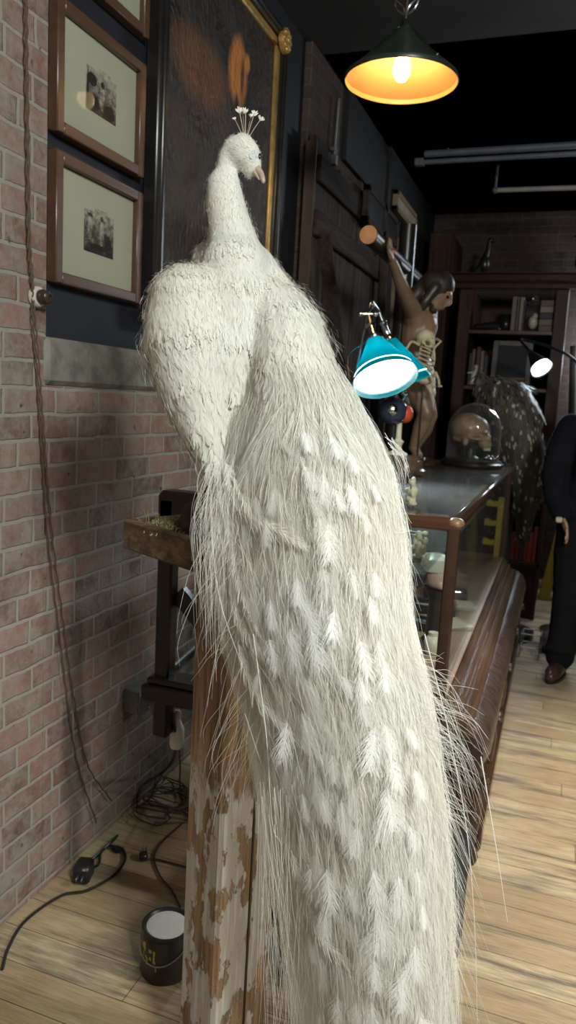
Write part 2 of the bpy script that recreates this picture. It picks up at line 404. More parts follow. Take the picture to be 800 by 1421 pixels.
M['blackgloss'] = pm('glass_eye', (.008, .008, .01), (.01, .01, .012), .06)
M['leg'] = pm('bird_leg', (.13, .07, .04), (.08, .045, .028), .6, 0, 40, bs=.3)
def feathermat(name, col, transl=.3, rough=.6):
    m = bpy.data.materials.new(name); m.use_nodes = True; nt = m.node_tree; nt.nodes.clear()
    d = N(nt, 'ShaderNodeBsdfPrincipled'); d.inputs['Roughness'].default_value = rough; d.inputs['Specular IOR Level'].default_value = .25
    d.inputs['Sheen Weight'].default_value = .15
    t = N(nt, 'ShaderNodeBsdfTranslucent')
    n = noise(nt, coords(nt), 7, 3)
    c = ramp(nt, n, ((.3, col), (.7, tuple(x*y for x, y in zip(col, (.97, .95, .90))))))
    nt.links.new(c, d.inputs['Base Color']); nt.links.new(c, t.inputs['Color'])
    x = N(nt, 'ShaderNodeMixShader'); x.inputs[0].default_value = transl
    nt.links.new(d.outputs[0], x.inputs[1]); nt.links.new(t.outputs[0], x.inputs[2])
    o = N(nt, 'ShaderNodeOutputMaterial'); nt.links.new(x.outputs[0], o.inputs[0]); return m
M['feather'] = feathermat('white_feather', (.88, .88, .835), .38)
M['plume'] = feathermat('white_train_feather', (.875, .87, .82), .40)
M['eyefan'] = feathermat('pure_white_eye_fan', (.93, .94, .93), .30)
M['darkfeather'] = feathermat('dark_brown_feather', (.10, .085, .07), .15)
M['palefeather'] = feathermat('pale_spot_feather', (.5, .47, .4), .15)
# ================================================================== the room
CEIL = 3.12
def struct(name, mb, mat, label=None, **k):
    o = mb.build(name, mat, **k); o['kind'] = 'structure'
    if label: o['label'] = label
    return o
YB = 6.9
struct('floor', MB().b2((-.25, -1.2, -.1), (5.2, YB+.2, 0)), M['floor'], 'worn wide plank floor with dark stains', smooth=False)
struct('ceiling', MB().b2((-.25, -1.2, CEIL), (5.2, YB+.2, CEIL+.1)), M['ceil'], 'dark painted ceiling', smooth=False)
# brick wall with a blocked window opening (y 1.66 .. 3.5, from z 1.57 up)
OY0, OY1, OZ = 1.662, 3.60, 1.575
b = MB(); b.b2((-.25, -1.2, 0), (0, OY0, CEIL), ch=.004)
b.b2((-.25, OY0, 0), (0, OY1, OZ-.125), ch=.002)
struct('wall_left_rear', MB().b2((-.25, OY1, 0), (0, YB, CEIL), ch=.004), M['backbrick'], 'brick of the left wall beyond the navy panel, dimness painted in', smooth=False)
struct('wall_left', b, M['brick'], 'old pinkish brick wall smeared with pale mortar', smooth=False)
struct('wall_alcove', MB().b2((-.25, OY0-.0, OZ), (-.035, OY1, CEIL)), M['navy'], 'blocked window opening painted near-black navy', smooth=False)
sl = MB(); sl.b2((-.2, OY0-.012, OZ-.123), (.012, OY1, OZ), ch=.012)
struct('trim_1', sl, M['stone'], 'rough grey stone sill under the navy panel', angle=20)
struct('wall_back', MB().b2((-.25, YB, 0), (5.2, YB+.2, CEIL)), M['backbrick'], 'brick back wall, dimness painted into its colour', smooth=False)
struct('wall_right', MB().b2((5.2, -1.2, 0), (5.4, YB+.2, CEIL)), M['black_wall'], 'dark right wall', smooth=False)
# dropped soffit across the room
p = W(760, 31, 3.75)
struct('trim_2', MB().b2((0.0, 3.75, p[2]-.0), (5.2, YB, CEIL)), M['black_wall'], 'dark dropped soffit across the ceiling', smooth=False)

# ================================================================== wall pictures
def framed(label, c_y0, c_y1, z0, z1, dep, fw, printmat, name='framed_engraving', ph=(.34, .68, .33, .67)):
    t = thing(name, label, 'picture', (-.035, (c_y0+c_y1)/2, z0), 'framed engravings on the navy panel')
    x0, x1 = -.035, -.035+dep
    f = MB()
    for (ya, yb, za, zb) in ((c_y0, c_y0+fw, z0, z1), (c_y1-fw, c_y1, z0, z1), (c_y0+fw, c_y1-fw, z0, z0+fw), (c_y0+fw, c_y1-fw, z1-fw, z1)):
        f.b2((x0, ya, za), (x1, yb, zb), ch=.003)
    f.build('frame', M['frame'], t)
    MB().b2((x0, c_y0+fw, z0+fw), (x1-.018, c_y1-fw, z1-fw), ch=.001).build('mat_board', M['mat'], t)
    w, h = c_y1-c_y0, z1-z0
    ya, yb = c_y0+w*ph[0], c_y0+w*ph[1]; za, zb = z0+h*ph[2], z0+h*ph[3]
    pr = MB().b2((x1-.0182, ya, za), (x1-.0168, yb, zb), ch=.0002)
    pr.b2((x1-.0182, ya+(yb-ya)*.36, zb), (x1-.0168, ya+(yb-ya)*.78, zb+h*.03), ch=.0002)   # small caption tab at the top edge
    o = pr.build('print', printmat, t, smooth=False, ); o['label'] = 'dark etched print'
    MB().b2((x1-.009, c_y0+fw-.002, z0+fw-.002), (x1-.007, c_y1-fw+.002, z1-fw+.002), ch=.0004).build('glass', M['picglass'], t, smooth=False)
    return t
def printmat(name, y0, y1, z0, z1, figs, seed):
    m, nt, b, _ = newmat(name); gm = N(nt, 'ShaderNodeNewGeometry'); sep = N(nt, 'ShaderNodeSeparateXYZ'); nt.links.new(gm.outputs['Position'], sep.inputs[0])
    U = math_(nt, 'DIVIDE', math_(nt, 'SUBTRACT', sep.outputs['Y'], y0), y1-y0); V = math_(nt, 'DIVIDE', math_(nt, 'SUBTRACT', sep.outputs['Z'], z0), z1-z0)
    cx = N(nt, 'ShaderNodeCombineXYZ'); nt.links.new(U, cx.inputs['X']); nt.links.new(V, cx.inputs['Y']); cx.inputs['Z'].default_value = seed
    n1 = noise(nt, cx.outputs[0], 6, 8, .7); n2 = noise(nt, cx.outputs[0], 34, 3, .6)
    wv = N(nt, 'ShaderNodeTexWave'); wv.inputs['Scale'].default_value = 22; wv.inputs['Distortion'].default_value = 9; wv.inputs['Detail'].default_value = 3; nt.links.new(cx.outputs[0], wv.inputs['Vector'])
    tone = math_(nt, 'ADD', math_(nt, 'MULTIPLY', n1, .62), math_(nt, 'MULTIPLY', n2, .28)); tone = math_(nt, 'ADD', tone, math_(nt, 'MULTIPLY', wv.outputs['Fac'], .14))
    # darker foreground, lighter sky
    tone = math_(nt, 'ADD', tone, math_(nt, 'MULTIPLY', math_(nt, 'SUBTRACT', V, .55), .22))
    for (cx_, cy_, rx, ry, dv) in figs:
        dx = math_(nt, 'DIVIDE', math_(nt, 'SUBTRACT', U, cx_), rx); dy = math_(nt, 'DIVIDE', math_(nt, 'SUBTRACT', V, cy_), ry)
        dd = math_(nt, 'ADD', math_(nt, 'MULTIPLY', dx, dx), math_(nt, 'MULTIPLY', dy, dy))
        inside = math_(nt, 'LESS_THAN', math_(nt, 'ADD', dd, math_(nt, 'MULTIPLY', n2, .5)), 1.2)
        tone = math_(nt, 'ADD', tone, math_(nt, 'MULTIPLY', inside, dv))
    c = ramp(nt, tone, ((.42, (.012, .011, .01)), (.53, (.10, .095, .075)), (.66, (.42, .40, .31))))
    nt.links.new(c, b.inputs['Base Color']); b.inputs['Roughness'].default_value = .85; return m
# lower two engravings and the cut-off one above
fy0, fy1 = 1.702, 2.128
z = lambda px, py: WX(px, py, -.005)[2]
F1 = (z(80, 392), z(83, 207)); F2 = (z(82, 182), z(90, -4))
pA = printmat('print_two_figures', fy0+.425*.34, fy0+.425*.66, F1[0]+.115, F1[0]+.225, ((.2, .55, .09, .3, .07), (.62, .5, .08, .34, .08), (.62, .86, .06, .07, -.14), (.2, .86, .1, .05, -.14), (.5, .12, .3, .08, -.16), (.85, .3, .12, .2, -.15)), 2.3)
pB = printmat('print_palm_figure', fy0+.425*.34, fy0+.425*.66, F2[0]+.10, F2[0]+.21, ((.2, .8, .16, .16, -.25), (.05, .5, .04, .5, -.2), (.55, .5, .09, .3, .07), (.56, .82, .07, .08, -.2), (.25, .28, .2, .2, -.15), (.82, .25, .2, .18, -.16)), 5.1)
framed('brown framed engraving of two standing figures, lower of the two whole pictures', fy0, fy1, F1[0], F1[1], .032, .030, pA)
framed('brown framed engraving with palm tree print, middle picture above the lower engraving', fy0, fy1, F2[0], F2[1], .032, .030, pB)
p0 = WX(207, 56, -.005)
framed('brown framed picture cut off by the top of the photo', fy0+.02, p0[1]+.0, p0[2], p0[2]+.34, .032, .030, pB)

# large dark oil painting
def oilmat():
    m, nt, b, _ = newmat('dark_oil_canvas'); gm = N(nt, 'ShaderNodeNewGeometry'); sep = N(nt, 'ShaderNodeSeparateXYZ'); nt.links.new(gm.outputs['Position'], sep.inputs[0])
    P = gm.outputs['Position']; n1 = noise(nt, P, 5, 6, .6); n2 = noise(nt, P, 26, 4)
    c = ramp(nt, n1, ((.35, (.014, .010, .008)), (.6, (.03, .02, .013)), (.75, (.055, .032, .018))))
    def spot(y, z_, ry, rz, col, inner=.35, k=.25):
        nonlocal c
        dy = math_(nt, 'DIVIDE', math_(nt, 'SUBTRACT', sep.outputs['Y'], y), ry); dz = math_(nt, 'DIVIDE', math_(nt, 'SUBTRACT', sep.outputs['Z'], z_), rz)
        d = math_(nt, 'ADD', math_(nt, 'MULTIPLY', dy, dy), math_(nt, 'MULTIPLY', dz, dz)); d = math_(nt, 'ADD', d, math_(nt, 'MULTIPLY_ADD', n1, k*4, -k*2))
        f = ramp(nt, d, ((inner, (1, 1, 1)), (1.0, (0, 0, 0)))); c = mixc(nt, f, c, col)
    q = lambda px, py: WX(px, py, .0)
    a = q(285, 100); spot(a[1], a[2], .27, .13, (.15, .062, .022), .2, .3)
    a = q(318, 72); spot(a[1], a[2], .07, .08, (.012, .008, .006), .45, .12)
    a = q(332, 100); spot(a[1], a[2], .10, .145, (.62, .23, .045), .4, .30)
    a = q(345, 88); spot(a[1], a[2], .03, .04, (.62, .27, .06), .2)
    a = q(338, 108); spot(a[1], a[2], .02, .09, (.12, .045, .012), .2)
    a = q(330, 145); spot(a[1], a[2], .025, .05, (.02, .013, .01), .2)
    nt.links.new(c, b.inputs['Base Color']); nt.links.new(ramp(nt, noise(nt, P, 7, 5, .6), ((.35, (.7,)*3), (.62, (.3,)*3))), b.inputs['Roughness']); b.inputs['Specular IOR Level'].default_value = .6
    mp = N(nt, 'ShaderNodeMapping'); mp.inputs['Scale'].default_value = (1, 1, .5); mp.inputs['Rotation'].default_value = (.6, 0, 0); nt.links.new(P, mp.inputs['Vector'])
    h = math_(nt, 'ADD', noise(nt, mp.outputs[0], 20, 6, .7), math_(nt, 'MULTIPLY', noise(nt, mp.outputs[0], 75, 3), .6))
    bump(nt, b, h, 1.0, .02); return m
t = thing('oil_painting', 'large dark oil painting in black and gilt frame behind the peacock', 'painting', (-.03, 2.7, 1.9))
yl, yr = WX(228, 300, .015)[1], WX(381, 300, .03)[1]; zt = WX(385, 62, .03)[2]+.03; zb = 1.74
x0 = -.034
MB().b2((x0, yl, zb), (x0+.03, yr, zt), ch=.001).build('canvas', oilmat(), t, smooth=False)
g = MB(); gw = .012
for (ya, yb, za, zc) in ((yl-gw, yl+.006, zb, zt), (yr-.006, yr+.034, zb, zt), (yl, yr, zt-.006, zt+.03), (yl, yr, zb-.03, zb+.006)):
    g.b2((x0, ya, za), (x0+.042, yb, zc), ch=.006)
g.build('gilt_slip', M['gold'], t)
k = MB(); bw = .048
for (ya, yb, za, zc) in ((yl-gw-bw, yl-gw+.002, zb-.08, zt+.08), (yr+.032, yr+.075, zb-.08, zt+.08), (yl-gw-bw, yr+.075, zt+.028, zt+.08), (yl-gw-bw, yr+.075, zb-.08, zb-.028)):
    k.b2((x0, ya, za), (x0+.055, yb, zc), ch=.008); k.b2((x0, ya+.014, za+.014), (x0+.066, yb-.014, zc-.014), ch=.006)
k.build('black_frame', M['ebony'], t)
for (yy, zz) in ((yr+.03, zt+.025),):
    o = MB(); o.lathe([(.0, .012), (.02, .02), (.034, .008), (.046, .012), (.05, 0), (.05, -.01)], (x0+.06, yy, zz), 20, np.array(((0, 0, 1), (1, 0, 0), (0, 1, 0.))).T.T)
    for a in range(8): o.ell((x0+.068, yy+.033*math.cos(a*PI/4), zz+.033*math.sin(a*PI/4)), (.012, .011, .011))
    o.ell((x0+.075, yy, zz), (.012, .012, .012)); o.build('corner_rosette', M['gold'], t)

# twisted cable and porcelain insulator
x = .012
pa = [WX(a, c, .014) for a, c in ((37, -40), (38, 60), (40, 200), (42, 330), (46, 395), (45, 440), (52, 520), (58, 620), (66, 740), (80, 860), (92, 960), (108, 1060), (134, 1142))]
def strand(ph, path, rad, extra):
    P = spline(path, 26); out = []
    for i, p in enumerate(P):
        a = i*.9+ph; out.append(p+np.array((.0012*math.sin(a), extra+.0013*math.cos(a), 0)))
    return out
t = thing('twisted_cable', 'twisted brown cloth-covered cable running down the brick wall', 'cable', pa[6])
MB().tube(strand(0, pa, .002, 0), .0023, 6).build('strand', M['cord_brown'], t)
pb = [WX(a, c, .016) for a, c in ((33, -40), (34, 60), (36, 200), (38, 330), (43, 395), (47, 440), (54, 520), (61, 620), (71, 740), (86, 860), (100, 960), (120, 1060), (154, 1112))]
MB().tube(strand(2, pb, .002, .004), .0023, 6).build('strand', M['cord_brown'], t)
c = WX(47, 412, 0); Rx = np.array(((0, 0, 1.), (0, 1, 0), (-1, 0, 0)))
Rx = np.array(((0., 0, 1), (1, 0, 0), (0, 1, 0)))
t = thing('cable_insulator', 'white porcelain and brown wall socket on the cable', 'socket', c)
MB().lathe([(.0, 0), (.021, 0), (.026, .004), (.026, .016), (.022, .021), (.0, .021)], c, 28, Rx).build('porcelain_base', M['porcelain'], t)
MB().lathe([(.0, .021), (.018, .021), (.019, .03), (.016, .034), (.016, .044), (.012, .048), (.006, .05), (.006, .046), (.0, .046)], c, 24, Rx).build('socket_cap', M['bakelite'], t)

# grey junction box with conduit
c = WX(180, 966, 0)
t = thing('junction_box', 'small grey metal junction box on the brick wall', 'electrical box', c)
MB().box(c+np.array((.03, .0, 0)), (.06, .085, .082), ch=.004).build('box', M['steel'], t)
MB().box(c+np.array((.0632, .0, 0)), (.006, .09, .088), ch=.002).build('cover_plate', M['steel'], t)
s = MB()
for dz in (-.033, .033): s.ell(c+np.array((.066, .02, dz)), (.003, .005, .005))
s.build('cover_screw', M['chrome'], t)
MB().tube([c+np.array((.03, .04, .0)), c+np.array((.03, .12, .012)), c+np.array((.02, .5, .05)), c+np.array((.02, 1.2, .06))], .011, 10).build('conduit', M['steel'], t)

# dark wooden wall stand behind the tray
t = thing('dark_wooden_stand', 'tall black-brown wooden stand between brick wall and peacock post', 'stand', (.28, 1.85, 0))
Y = 1.80
pt = W(229, 690, Y); pb_ = W(222, 1005, Y)
xc = .302; w = .046
up = MB(); up.b2((xc-w/2, Y-w/2, W(220, 1018, Y)[2]), (xc+w/2, Y+w/2, W(230, 690, Y)[2]), ch=.006); up.build('upright', M['black_wood'], t)
za = W(240, 683, Y)[2]
prof = [(xc-w/2, za-.05), (xc-w/2, za-.008), (xc-w/2+.012, za+.006), (xc+.36, za+.006), (xc+.36, za-.05), (xc+.09, za-.05), (xc+.045, za-.062), (xc+w/2, za-.10), (xc-w/2, za-.10)]
MB().prism([(a, q) for a, q in prof], (0, Y-w/2, 0), (1, 0, 0), (0, 0, 1), (0, 1, 0), w).build('top_arm', M['black_wood'], t)
zl = W(230, 955, Y)[2]
lo = MB(); lo.b2((xc-.05, Y-.05, zl-.03), (xc+.40, Y+.05, zl+.02), ch=.008); lo.b2((xc-.036, Y-.04, zl+.02), (xc+.38, Y+.04, zl+.04), ch=.008); lo.build('lower_rail', M['black_wood'], t)
MB().bar(W(248, 822, Y+.02), (xc+.30, Y+.02, zl+.02), .05, .03, hint=(0, 1, 0)).build('brace', M['black_wood'], t)
lg = MB(); lg.b2((xc+.28, Y-.03, 0), (xc+.34, Y+.03, za-.04), ch=.006); lg.build('rear_post', M['black_wood'], t)
ft = MB(); ft.b2((xc+.22, Y-.16, 0), (xc+.38, Y+.16, .035), ch=.008); ft.build('foot', M['black_wood'], t)

# bottle hanging under it, cords, plugs, wire tangle
c = W(246, 1012, 1.84)
t = thing('white_bottle', 'small whitish plastic bottle hung under the dark stand rail', 'bottle', c)
MB().lathe([(.0, -.055), (.018, -.055), (.021, -.045), (.021, .0), (.012, .022), (.009, .028), (.009, .038)], c, 20).build('bottle_body', M['white_paint'], t)
MB().lathe([(.0, .058), (.007, .058), (.0105, .05), (.0105, .036)], c, 16).build('spray_cap', M['porcelain'], t)
MB().tube([c+np.array((0, 0, .055)), c+np.array((.0, 0, .09))], .0015, 6).build('hook', M['steel'], t)

cord_pts = [WZ(3, 1345, .006), WZ(12, 1315, .006), WZ(36, 1277, .006), WZ(85, 1243, .006), WZ(120, 1236, .006), WZ(155, 1217, .006), WZ(173, 1195, .007), WZ(170, 1178, .007), WZ(150, 1174, .008), WZ(140, 1184, .008), WZ(136, 1200, .008), WZ(118, 1205, .012)]
t = thing('power_adapter', 'black plug-in power adapter with its cord on the floor by the wall', 'adapter', WZ(116, 1205, 0))
c = WZ(116, 1208, .03)
MB().box(c, (.05, .065, .055), rz=.3, ch=.008).build('adapter_body', M['blackplastic'], t)
pr = MB(); pr.box(c+np.array((.005, -.04, .0)), (.004, .018, .01), rz=.3, ch=.001); pr.box(c+np.array((.02, -.036, .0)), (.004, .018, .01), rz=.3, ch=.001); pr.build('prong', M['steel'], t)
MB().tube(spline(cord_pts, 8), .0042, 8).build('cord', M['blackplastic'], t)
MB().tube([WZ(157, 1176, .008), WZ(166, 1181, .008)], .008, 8).build('strain_relief', M['blackplastic'], t)

kp = [W(240, 990, 1.8), W(243, 1020, 1.83), W(242, 1050, 1.9), WX(228, 1070, .03), WX(200, 1088, .018), WX(192, 1102, .015), WX(188, 1125, .014), WX(172, 1150, .02), WZ(158, 1165, .008), WZ(140, 1182, .006), WZ(124, 1196, .006), ]
t = setp(MB().tube(spline(kp, 10), .0048, 8).build('black_power_cord', M['blackplastic']), 'black power cord drooping from dark stand along the brick wall foot', 'cord')
c = WZ(199, 1188, .014)
t = thing('wall_plug', 'small black two-pin plug lying on planks with its wire', 'plug', WZ(199, 1188, 0))
MB().box(c, (.026, .03, .022), rz=.6, ch=.005).build('plug_body', M['blackplastic'], t)
q = MB(); q.box(c+np.array((.0, .018, .016)), (.004, .004, .022), ch=.001); q.box(c+np.array((-.008, .012, .016)), (.004, .004, .022), ch=.001); q.build('pin', M['steel'], t)
MB().tube(spline([c+np.array((.012, -.004, -.006)), WZ(214, 1192, .006), WZ(232, 1196, .006), WZ(262, 1204, .006)], 8), .003, 6).build('plug_wire', M['cord_dark'], t)
tg = MB(); rr = np.random.default_rng(3)
for i in range(9):
    cx, cy = WZ(rr.uniform(205, 240), rr.uniform(1095, 1145), 0)[:2]; R1, R2 = rr.uniform(.05, .13), rr.uniform(.04, .09); a0 = rr.uniform(0, 6)
    pts = []
    for k in range(10):
        a = a0+k*.72; pts.append((max(cx+R1*math.cos(a)*(1+.25*rr.standard_normal()*.5), .03), cy+R2*math.sin(a)*(1+.2*rr.standard_normal()), .006+.02*abs(rr.standard_normal())*.7+.003*i))
    tg.tube(spline(pts, 7), .0026, 6)
o = tg.build('wire_tangle', M['cord_dark']); setp(o, 'heap of tangled thin dark wire on floor behind the post', 'wire', kind='stuff')
w_ = [WZ(258, 1138, .006), WZ(236, 1158, .006), WZ(222, 1172, .006), WZ(214, 1190, .006), WZ(222, 1215, .006), WZ(238, 1235, .006), WZ(250, 1258, .006)]
setp(MB().tube(spline(w_, 8), .0032, 6).build('loose_wire', M['cord_dark']), 'single dark red wire curving over planks behind paint can', 'wire')
wv = [W(248, 1022, 1.94), W(250, 1060, 1.97), WZ(250, 1095, .02), WZ(254, 1110, .008)]
setp(MB().tube(spline(wv, 8), .0026, 6).build('hanging_wire', M['cord_dark']), 'thin dark wire hanging straight down behind white bottle', 'wire')

# paint can
rc = .062; c = WZ(238, 1352, 0); c = c+np.array((0, .05, 0)); hcan = .125
c = np.array((*WZ(232, 1282, hcan)[:2], 0))
t = thing('paint_can', 'small black paint can with dried white paint on lid beside the post', 'paint can', c)
MB().lathe([(.0, 0), (rc*.97, 0), (rc, .004), (rc, hcan-.008), (rc*.98, hcan-.006)], c, 40).build('can_body', M['can'], t)
MB().lathe([(rc*.8, hcan-.006), (rc*.97, hcan-.008), (rc*1.03, hcan-.004), (rc*1.02, hcan+.002), (rc*.92, hcan+.002), (rc*.84, hcan-.003)], c, 40, caps=False).build('rim', M['can'], t)
MB().lathe([(.0, hcan-.001), (rc*.5, hcan), (rc*.82, hcan-.002), (rc*.86, hcan-.005), (0, hcan-.01)], c, 40).build('lid', M['white_paint'], t)
lb = MB(); rr = np.random.default_rng(5)
for i in range(16):
    a = math.radians(rr.uniform(205, 285)); zz = rr.uniform(.045, .095); hh = rr.uniform(.006, .02)
    lb.box(c+np.array((math.cos(a)*rc, math.sin(a)*rc, zz)), (.0016, rr.uniform(.003, .01), hh), rz=a, ch=.0005)
lb.build('label_mark', M['canlabel'], t)
bl = [c+np.array((math.cos(a)*(rc+.004), math.sin(a)*(rc+.004), hcan-.02-.05*math.sin(a-PI))) for a in np.linspace(PI, 2*PI, 18)]
MB().tube(bl, .0017, 6).build('bail_handle', M['steel'], t)

# ================================================================== perch: post and tray
A = math.radians(27); ex = np.array((math.cos(A), -math.sin(A), 0)); en = np.array((math.sin(A), math.cos(A), 0))   # along the front board / away from us
pc = ray(295, 1421); pc = CAM+pc*(1.22/pc[1]); PC = np.array((pc[0], pc[1], 0))       # nearest vertical corner of the post
tw, td = .113, .152
zt0 = W(171, 720, 1.2)
# front board of the tray: plane 2 cm in front of the post
def onplane(px, py, dist):
    d = ray(px, py); n = -en; o = PC+n*dist; t_ = ((o-CAM)@n)/(d@n); return CAM+d*t_
a0 = onplane(171, 720, .022); a1 = onplane(171, 761, .022); TZ1, TZ0 = a0[2], a1[2]
a0 = np.array((a0[0], a0[1], 0)); TL = float((PC+ex*.02-a0)@ex); TD = .26
t = thing('perch_stand', 'weathered wooden tray on flaking white-painted timber post', 'stand', PC-ex*tw/2+en*td/2)
pmid = PC-ex*tw/2+en*td/2
po = MB(); Rz = rotz(-A)
# timber with a split down the lit face
po.box((pmid[0], pmid[1], TZ0/2), (tw, td, TZ0), R=Rz, ch=.007)
o = po.build('post', M['post'], t, angle=30); o['label'] = 'post with flaking white paint'
sp = MB(); e = PC+en*.083+ex*.0; sp.box((e[0], e[1], .42), (.004, .006, .8), R=Rz, ch=.001); sp.build('split', M['black_wood'], t)
fb = a0+ex*TL/2+en*.011
MB().box((fb[0], fb[1], (TZ0+TZ1)/2), (TL, .022, TZ1-TZ0), R=Rz, ch=.004).build('tray_front_board', M['tray'], t, angle=30)
bb = a0+ex*TL/2+en*(TD-.011)
MB().box((bb[0], bb[1], (TZ0+TZ1)/2), (TL, .022, TZ1-TZ0), R=Rz, ch=.004).build('tray_back_board', M['tray'], t, angle=30)
for s_ in (.011, TL-.011):
    q = a0+ex*s_+en*TD/2; MB().box((q[0], q[1], (TZ0+TZ1)/2), (.022, TD-.044, TZ1-TZ0), R=Rz, ch=.004).build('tray_side_board', M['tray'], t, angle=30)
q = a0+ex*TL/2+en*TD/2; MB().box((q[0], q[1], TZ0+.014), (TL-.044, TD-.044, .016), R=Rz, ch=.002).build('tray_bottom', M['tray'], t)
tsurf = TZ0+.022
# filling of the tray
q = a0+ex*TL/2+en*TD/2
sb = MB(); rr = np.random.default_rng(8)
for i in range(60):
    u, v = rr.uniform(-.34, .34), rr.uniform(-.30, .30); p = q+ex*u*TL+en*v*TD
    sb.ell((p[0], p[1], TZ1-.034+rr.uniform(-.006, .006)), (rr.uniform(.02, .04), rr.uniform(.02, .04), .014), nu=8, nv=6)
sb.box((q[0], q[1], (tsurf+TZ1-.034)/2+.001), (TL-.046, TD-.046, TZ1-.034-tsurf), R=Rz)
setp(sb.build('tray_litter', M['rock']), 'dark earth and bark litter filling the wooden tray', 'bark', kind='stuff')
ms = MB()
for i in range(1500):
    g = rr.normal(0, .4, 2); p = a0+ex*(.085+g[0]*.05)+en*(.05+g[1]*.045)
    z0 = TZ1-.014+max(0, .022-((g[0])**2+(g[1])**2)*.02)*rr.uniform(.3, 1); d = rr.standard_normal(3); d[2] = abs(d[2])+.3; d /= np.linalg.norm(d)
    e = np.array((p[0], p[1], z0)); L = rr.uniform(.004, .011); a, b_, _ = frame_from(d)
    k0 = len(ms.v); ms.v += [tuple(e-a*.0013), tuple(e+a*.0013), tuple(e+d*L*.6+b_*.0016), tuple(e+d*L)]; ms.f += [(k0, k0+1, k0+2), (k0, k0+2, k0+3)]
for i in range(14):
    g = rr.normal(0, .5, 2); p = a0+ex*(.085+g[0]*.05)+en*(.05+g[1]*.04); p = np.array((p[0], p[1], TZ1-.015)); d = rr.standard_normal(3); d[2] = abs(d[2])+.5; d /= np.linalg.norm(d)
    ms.tube([p, p+d*.02+np.array((.004, 0, 0)), p+d*.038], .0007, 4)
setp(ms.build('moss_clump', M['moss'], smooth=False), 'clump of dry yellow-green moss at the tray left end', 'moss', kind='stuff')
rk = MB()
pr_ = W(252, 726, 1.395); zb_ = TZ1-.03
for (u, v, w_, r) in ((0, 0, 0, .05), (.05, .01, .02, .05), (.02, .02, .045, .034), (-.05, 0, -.005, .03), (.09, .02, .0, .05), (.045, .0, .06, .03)):
    p = pr_+ex*u+en*v; rk.ell((p[0], p[1], zb_+w_), (r, r*.8, r*.75), nu=7, nv=5)
rockO = setp(blob(rk, 'driftwood_chunk', M['rock'], voxel=.007, smooth=1), 'dark rugged chunk of wood on tray under the peacock', 'driftwood')

# ================================================================== display case
CX0, CX1, CY0, CY1, CZ0, CZ1 = .30, 1.034, 2.2, 4.72, .575, 1.131
t = thing('display_case', 'long antique glass display case with mahogany rails beyond the train', 'display case', ((CX0+CX1)/2, (CY0+CY1)/2, CZ0))
pw = .036
for (xx, yy) in ((CX0, CY0), (CX1, CY0), (CX0, CY1), (CX1, CY1)):
    o = MB().b2((xx-(pw if xx == CX1 else 0), yy-(pw if yy == CY1 else 0), CZ0), (xx+(pw if xx == CX0 else 0), yy+(pw if yy == CY0 else 0), CZ1-.02), ch=.005).build('corner_post', M['case_wood'], t)
for yy in (CY0, CY1-.04):
    MB().b2((CX0, yy-.004, CZ1-.038), (CX1+.004, yy+.04, CZ1), ch=.012).build('top_rail', wood('rail_x', (.14, .06, .03), (.06, .025, .014), 0, .2, 18), t)
for xx in (CX0, CX1-.034):
    MB().b2((xx, CY0, CZ1-.036), (xx+.038, CY1, CZ1+.001), ch=.012).build('top_rail', M['case_woody'], t)
MB().ell((CX1-.014, CY0+.014, CZ1-.012), (.025, .025, .016)).build('corner_cap', pm('rubbed_wood', (.45, .3, .16), (.22, .11, .06), .4, 0, 60), t)
bs = MB(); bs.b2((CX0, CY0, CZ0-.03), (CX1, CY1, CZ0), ch=.003); bs.build('case_floor', wood('case_floor_wood', (.30, .19, .11), (.2, .12, .07), 1, .4, 12), t)
MB().b2((CX0+.02, CY0+.012, CZ0), (CX1-.02, CY0+.017, CZ1-.03), ch=.0005).build('front_pane', M['sideglass'], t, smooth=False)
MB().b2((CX1-.02, CY0+.03, CZ0), (CX1-.015, CY1-.03, CZ1-.03), ch=.0005).build('side_pane', M['sideglass'], t, smooth=False)
MB().b2((CX0+.03, CY0+.034, CZ1-.012), (CX1-.03, CY1-.034, CZ1-.006), ch=.0005).build('top_pane', M['glass'], t, smooth=False)
MB().b2((CX0+.012, CY0+.03, CZ0), (CX0+.017, CY1-.03, CZ1-.03), ch=.0005).build('rear_pane', M['glass'], t, smooth=False)
SZ = 1.0-.06
MB().b2((CX0+.03, CY0+.05, SZ), (CX1-.10, CY1-.06, SZ+.006), ch=.0005).build('glass_shelf', M['glass'], t, smooth=False)
# counter below
t = thing('shop_counter', 'low dark varnished counter with rounded crazed ledge under the glass case', 'counter', (.75, 3.5, 0))
prof = [(1.0365, .555), (1.0365, .574), (1.040, .584), (1.050, .588), (1.058, .582), (1.060, .566), (1.066, .560), (1.074, .566), (1.082, .560), (1.085, .544), (1.092, .538), (1.100, .542), (1.108, .534), (1.110, .516), (1.118, .508), (1.120, .49), (1.0365, .49)]
MB().prism(prof, (0, CY0-.03, 0), (1, 0, 0), (0, 0, 1), (0, 1, 0), 4.56-CY0).build('case_moulding', M['molding'], t, angle=25)
prof2 = [(.25, .575), (.25, .49), (1.118, .49), (1.118, .54), (1.0, .544), (1.0, .575)]
MB().prism([(CX0, .5440), (CX0, .49), (1.0, .49), (1.0, .5440)], (0, CY0-.03, 0), (1, 0, 0), (0, 0, 1), (0, 1, 0), 4.56-CY0).build('counter_top', M['case_woody'], t)
led = [(1.05, .49)]+[(1.108+.07*math.sin(a), .405+.085*math.cos(a)) for a in np.linspace(0, 2.6, 16)]+[(1.05, .33)]
lm = MB(); ys = np.linspace(2.24, 4.80, 70); n = len(led); rr = np.random.default_rng(2)
V = []; F = []
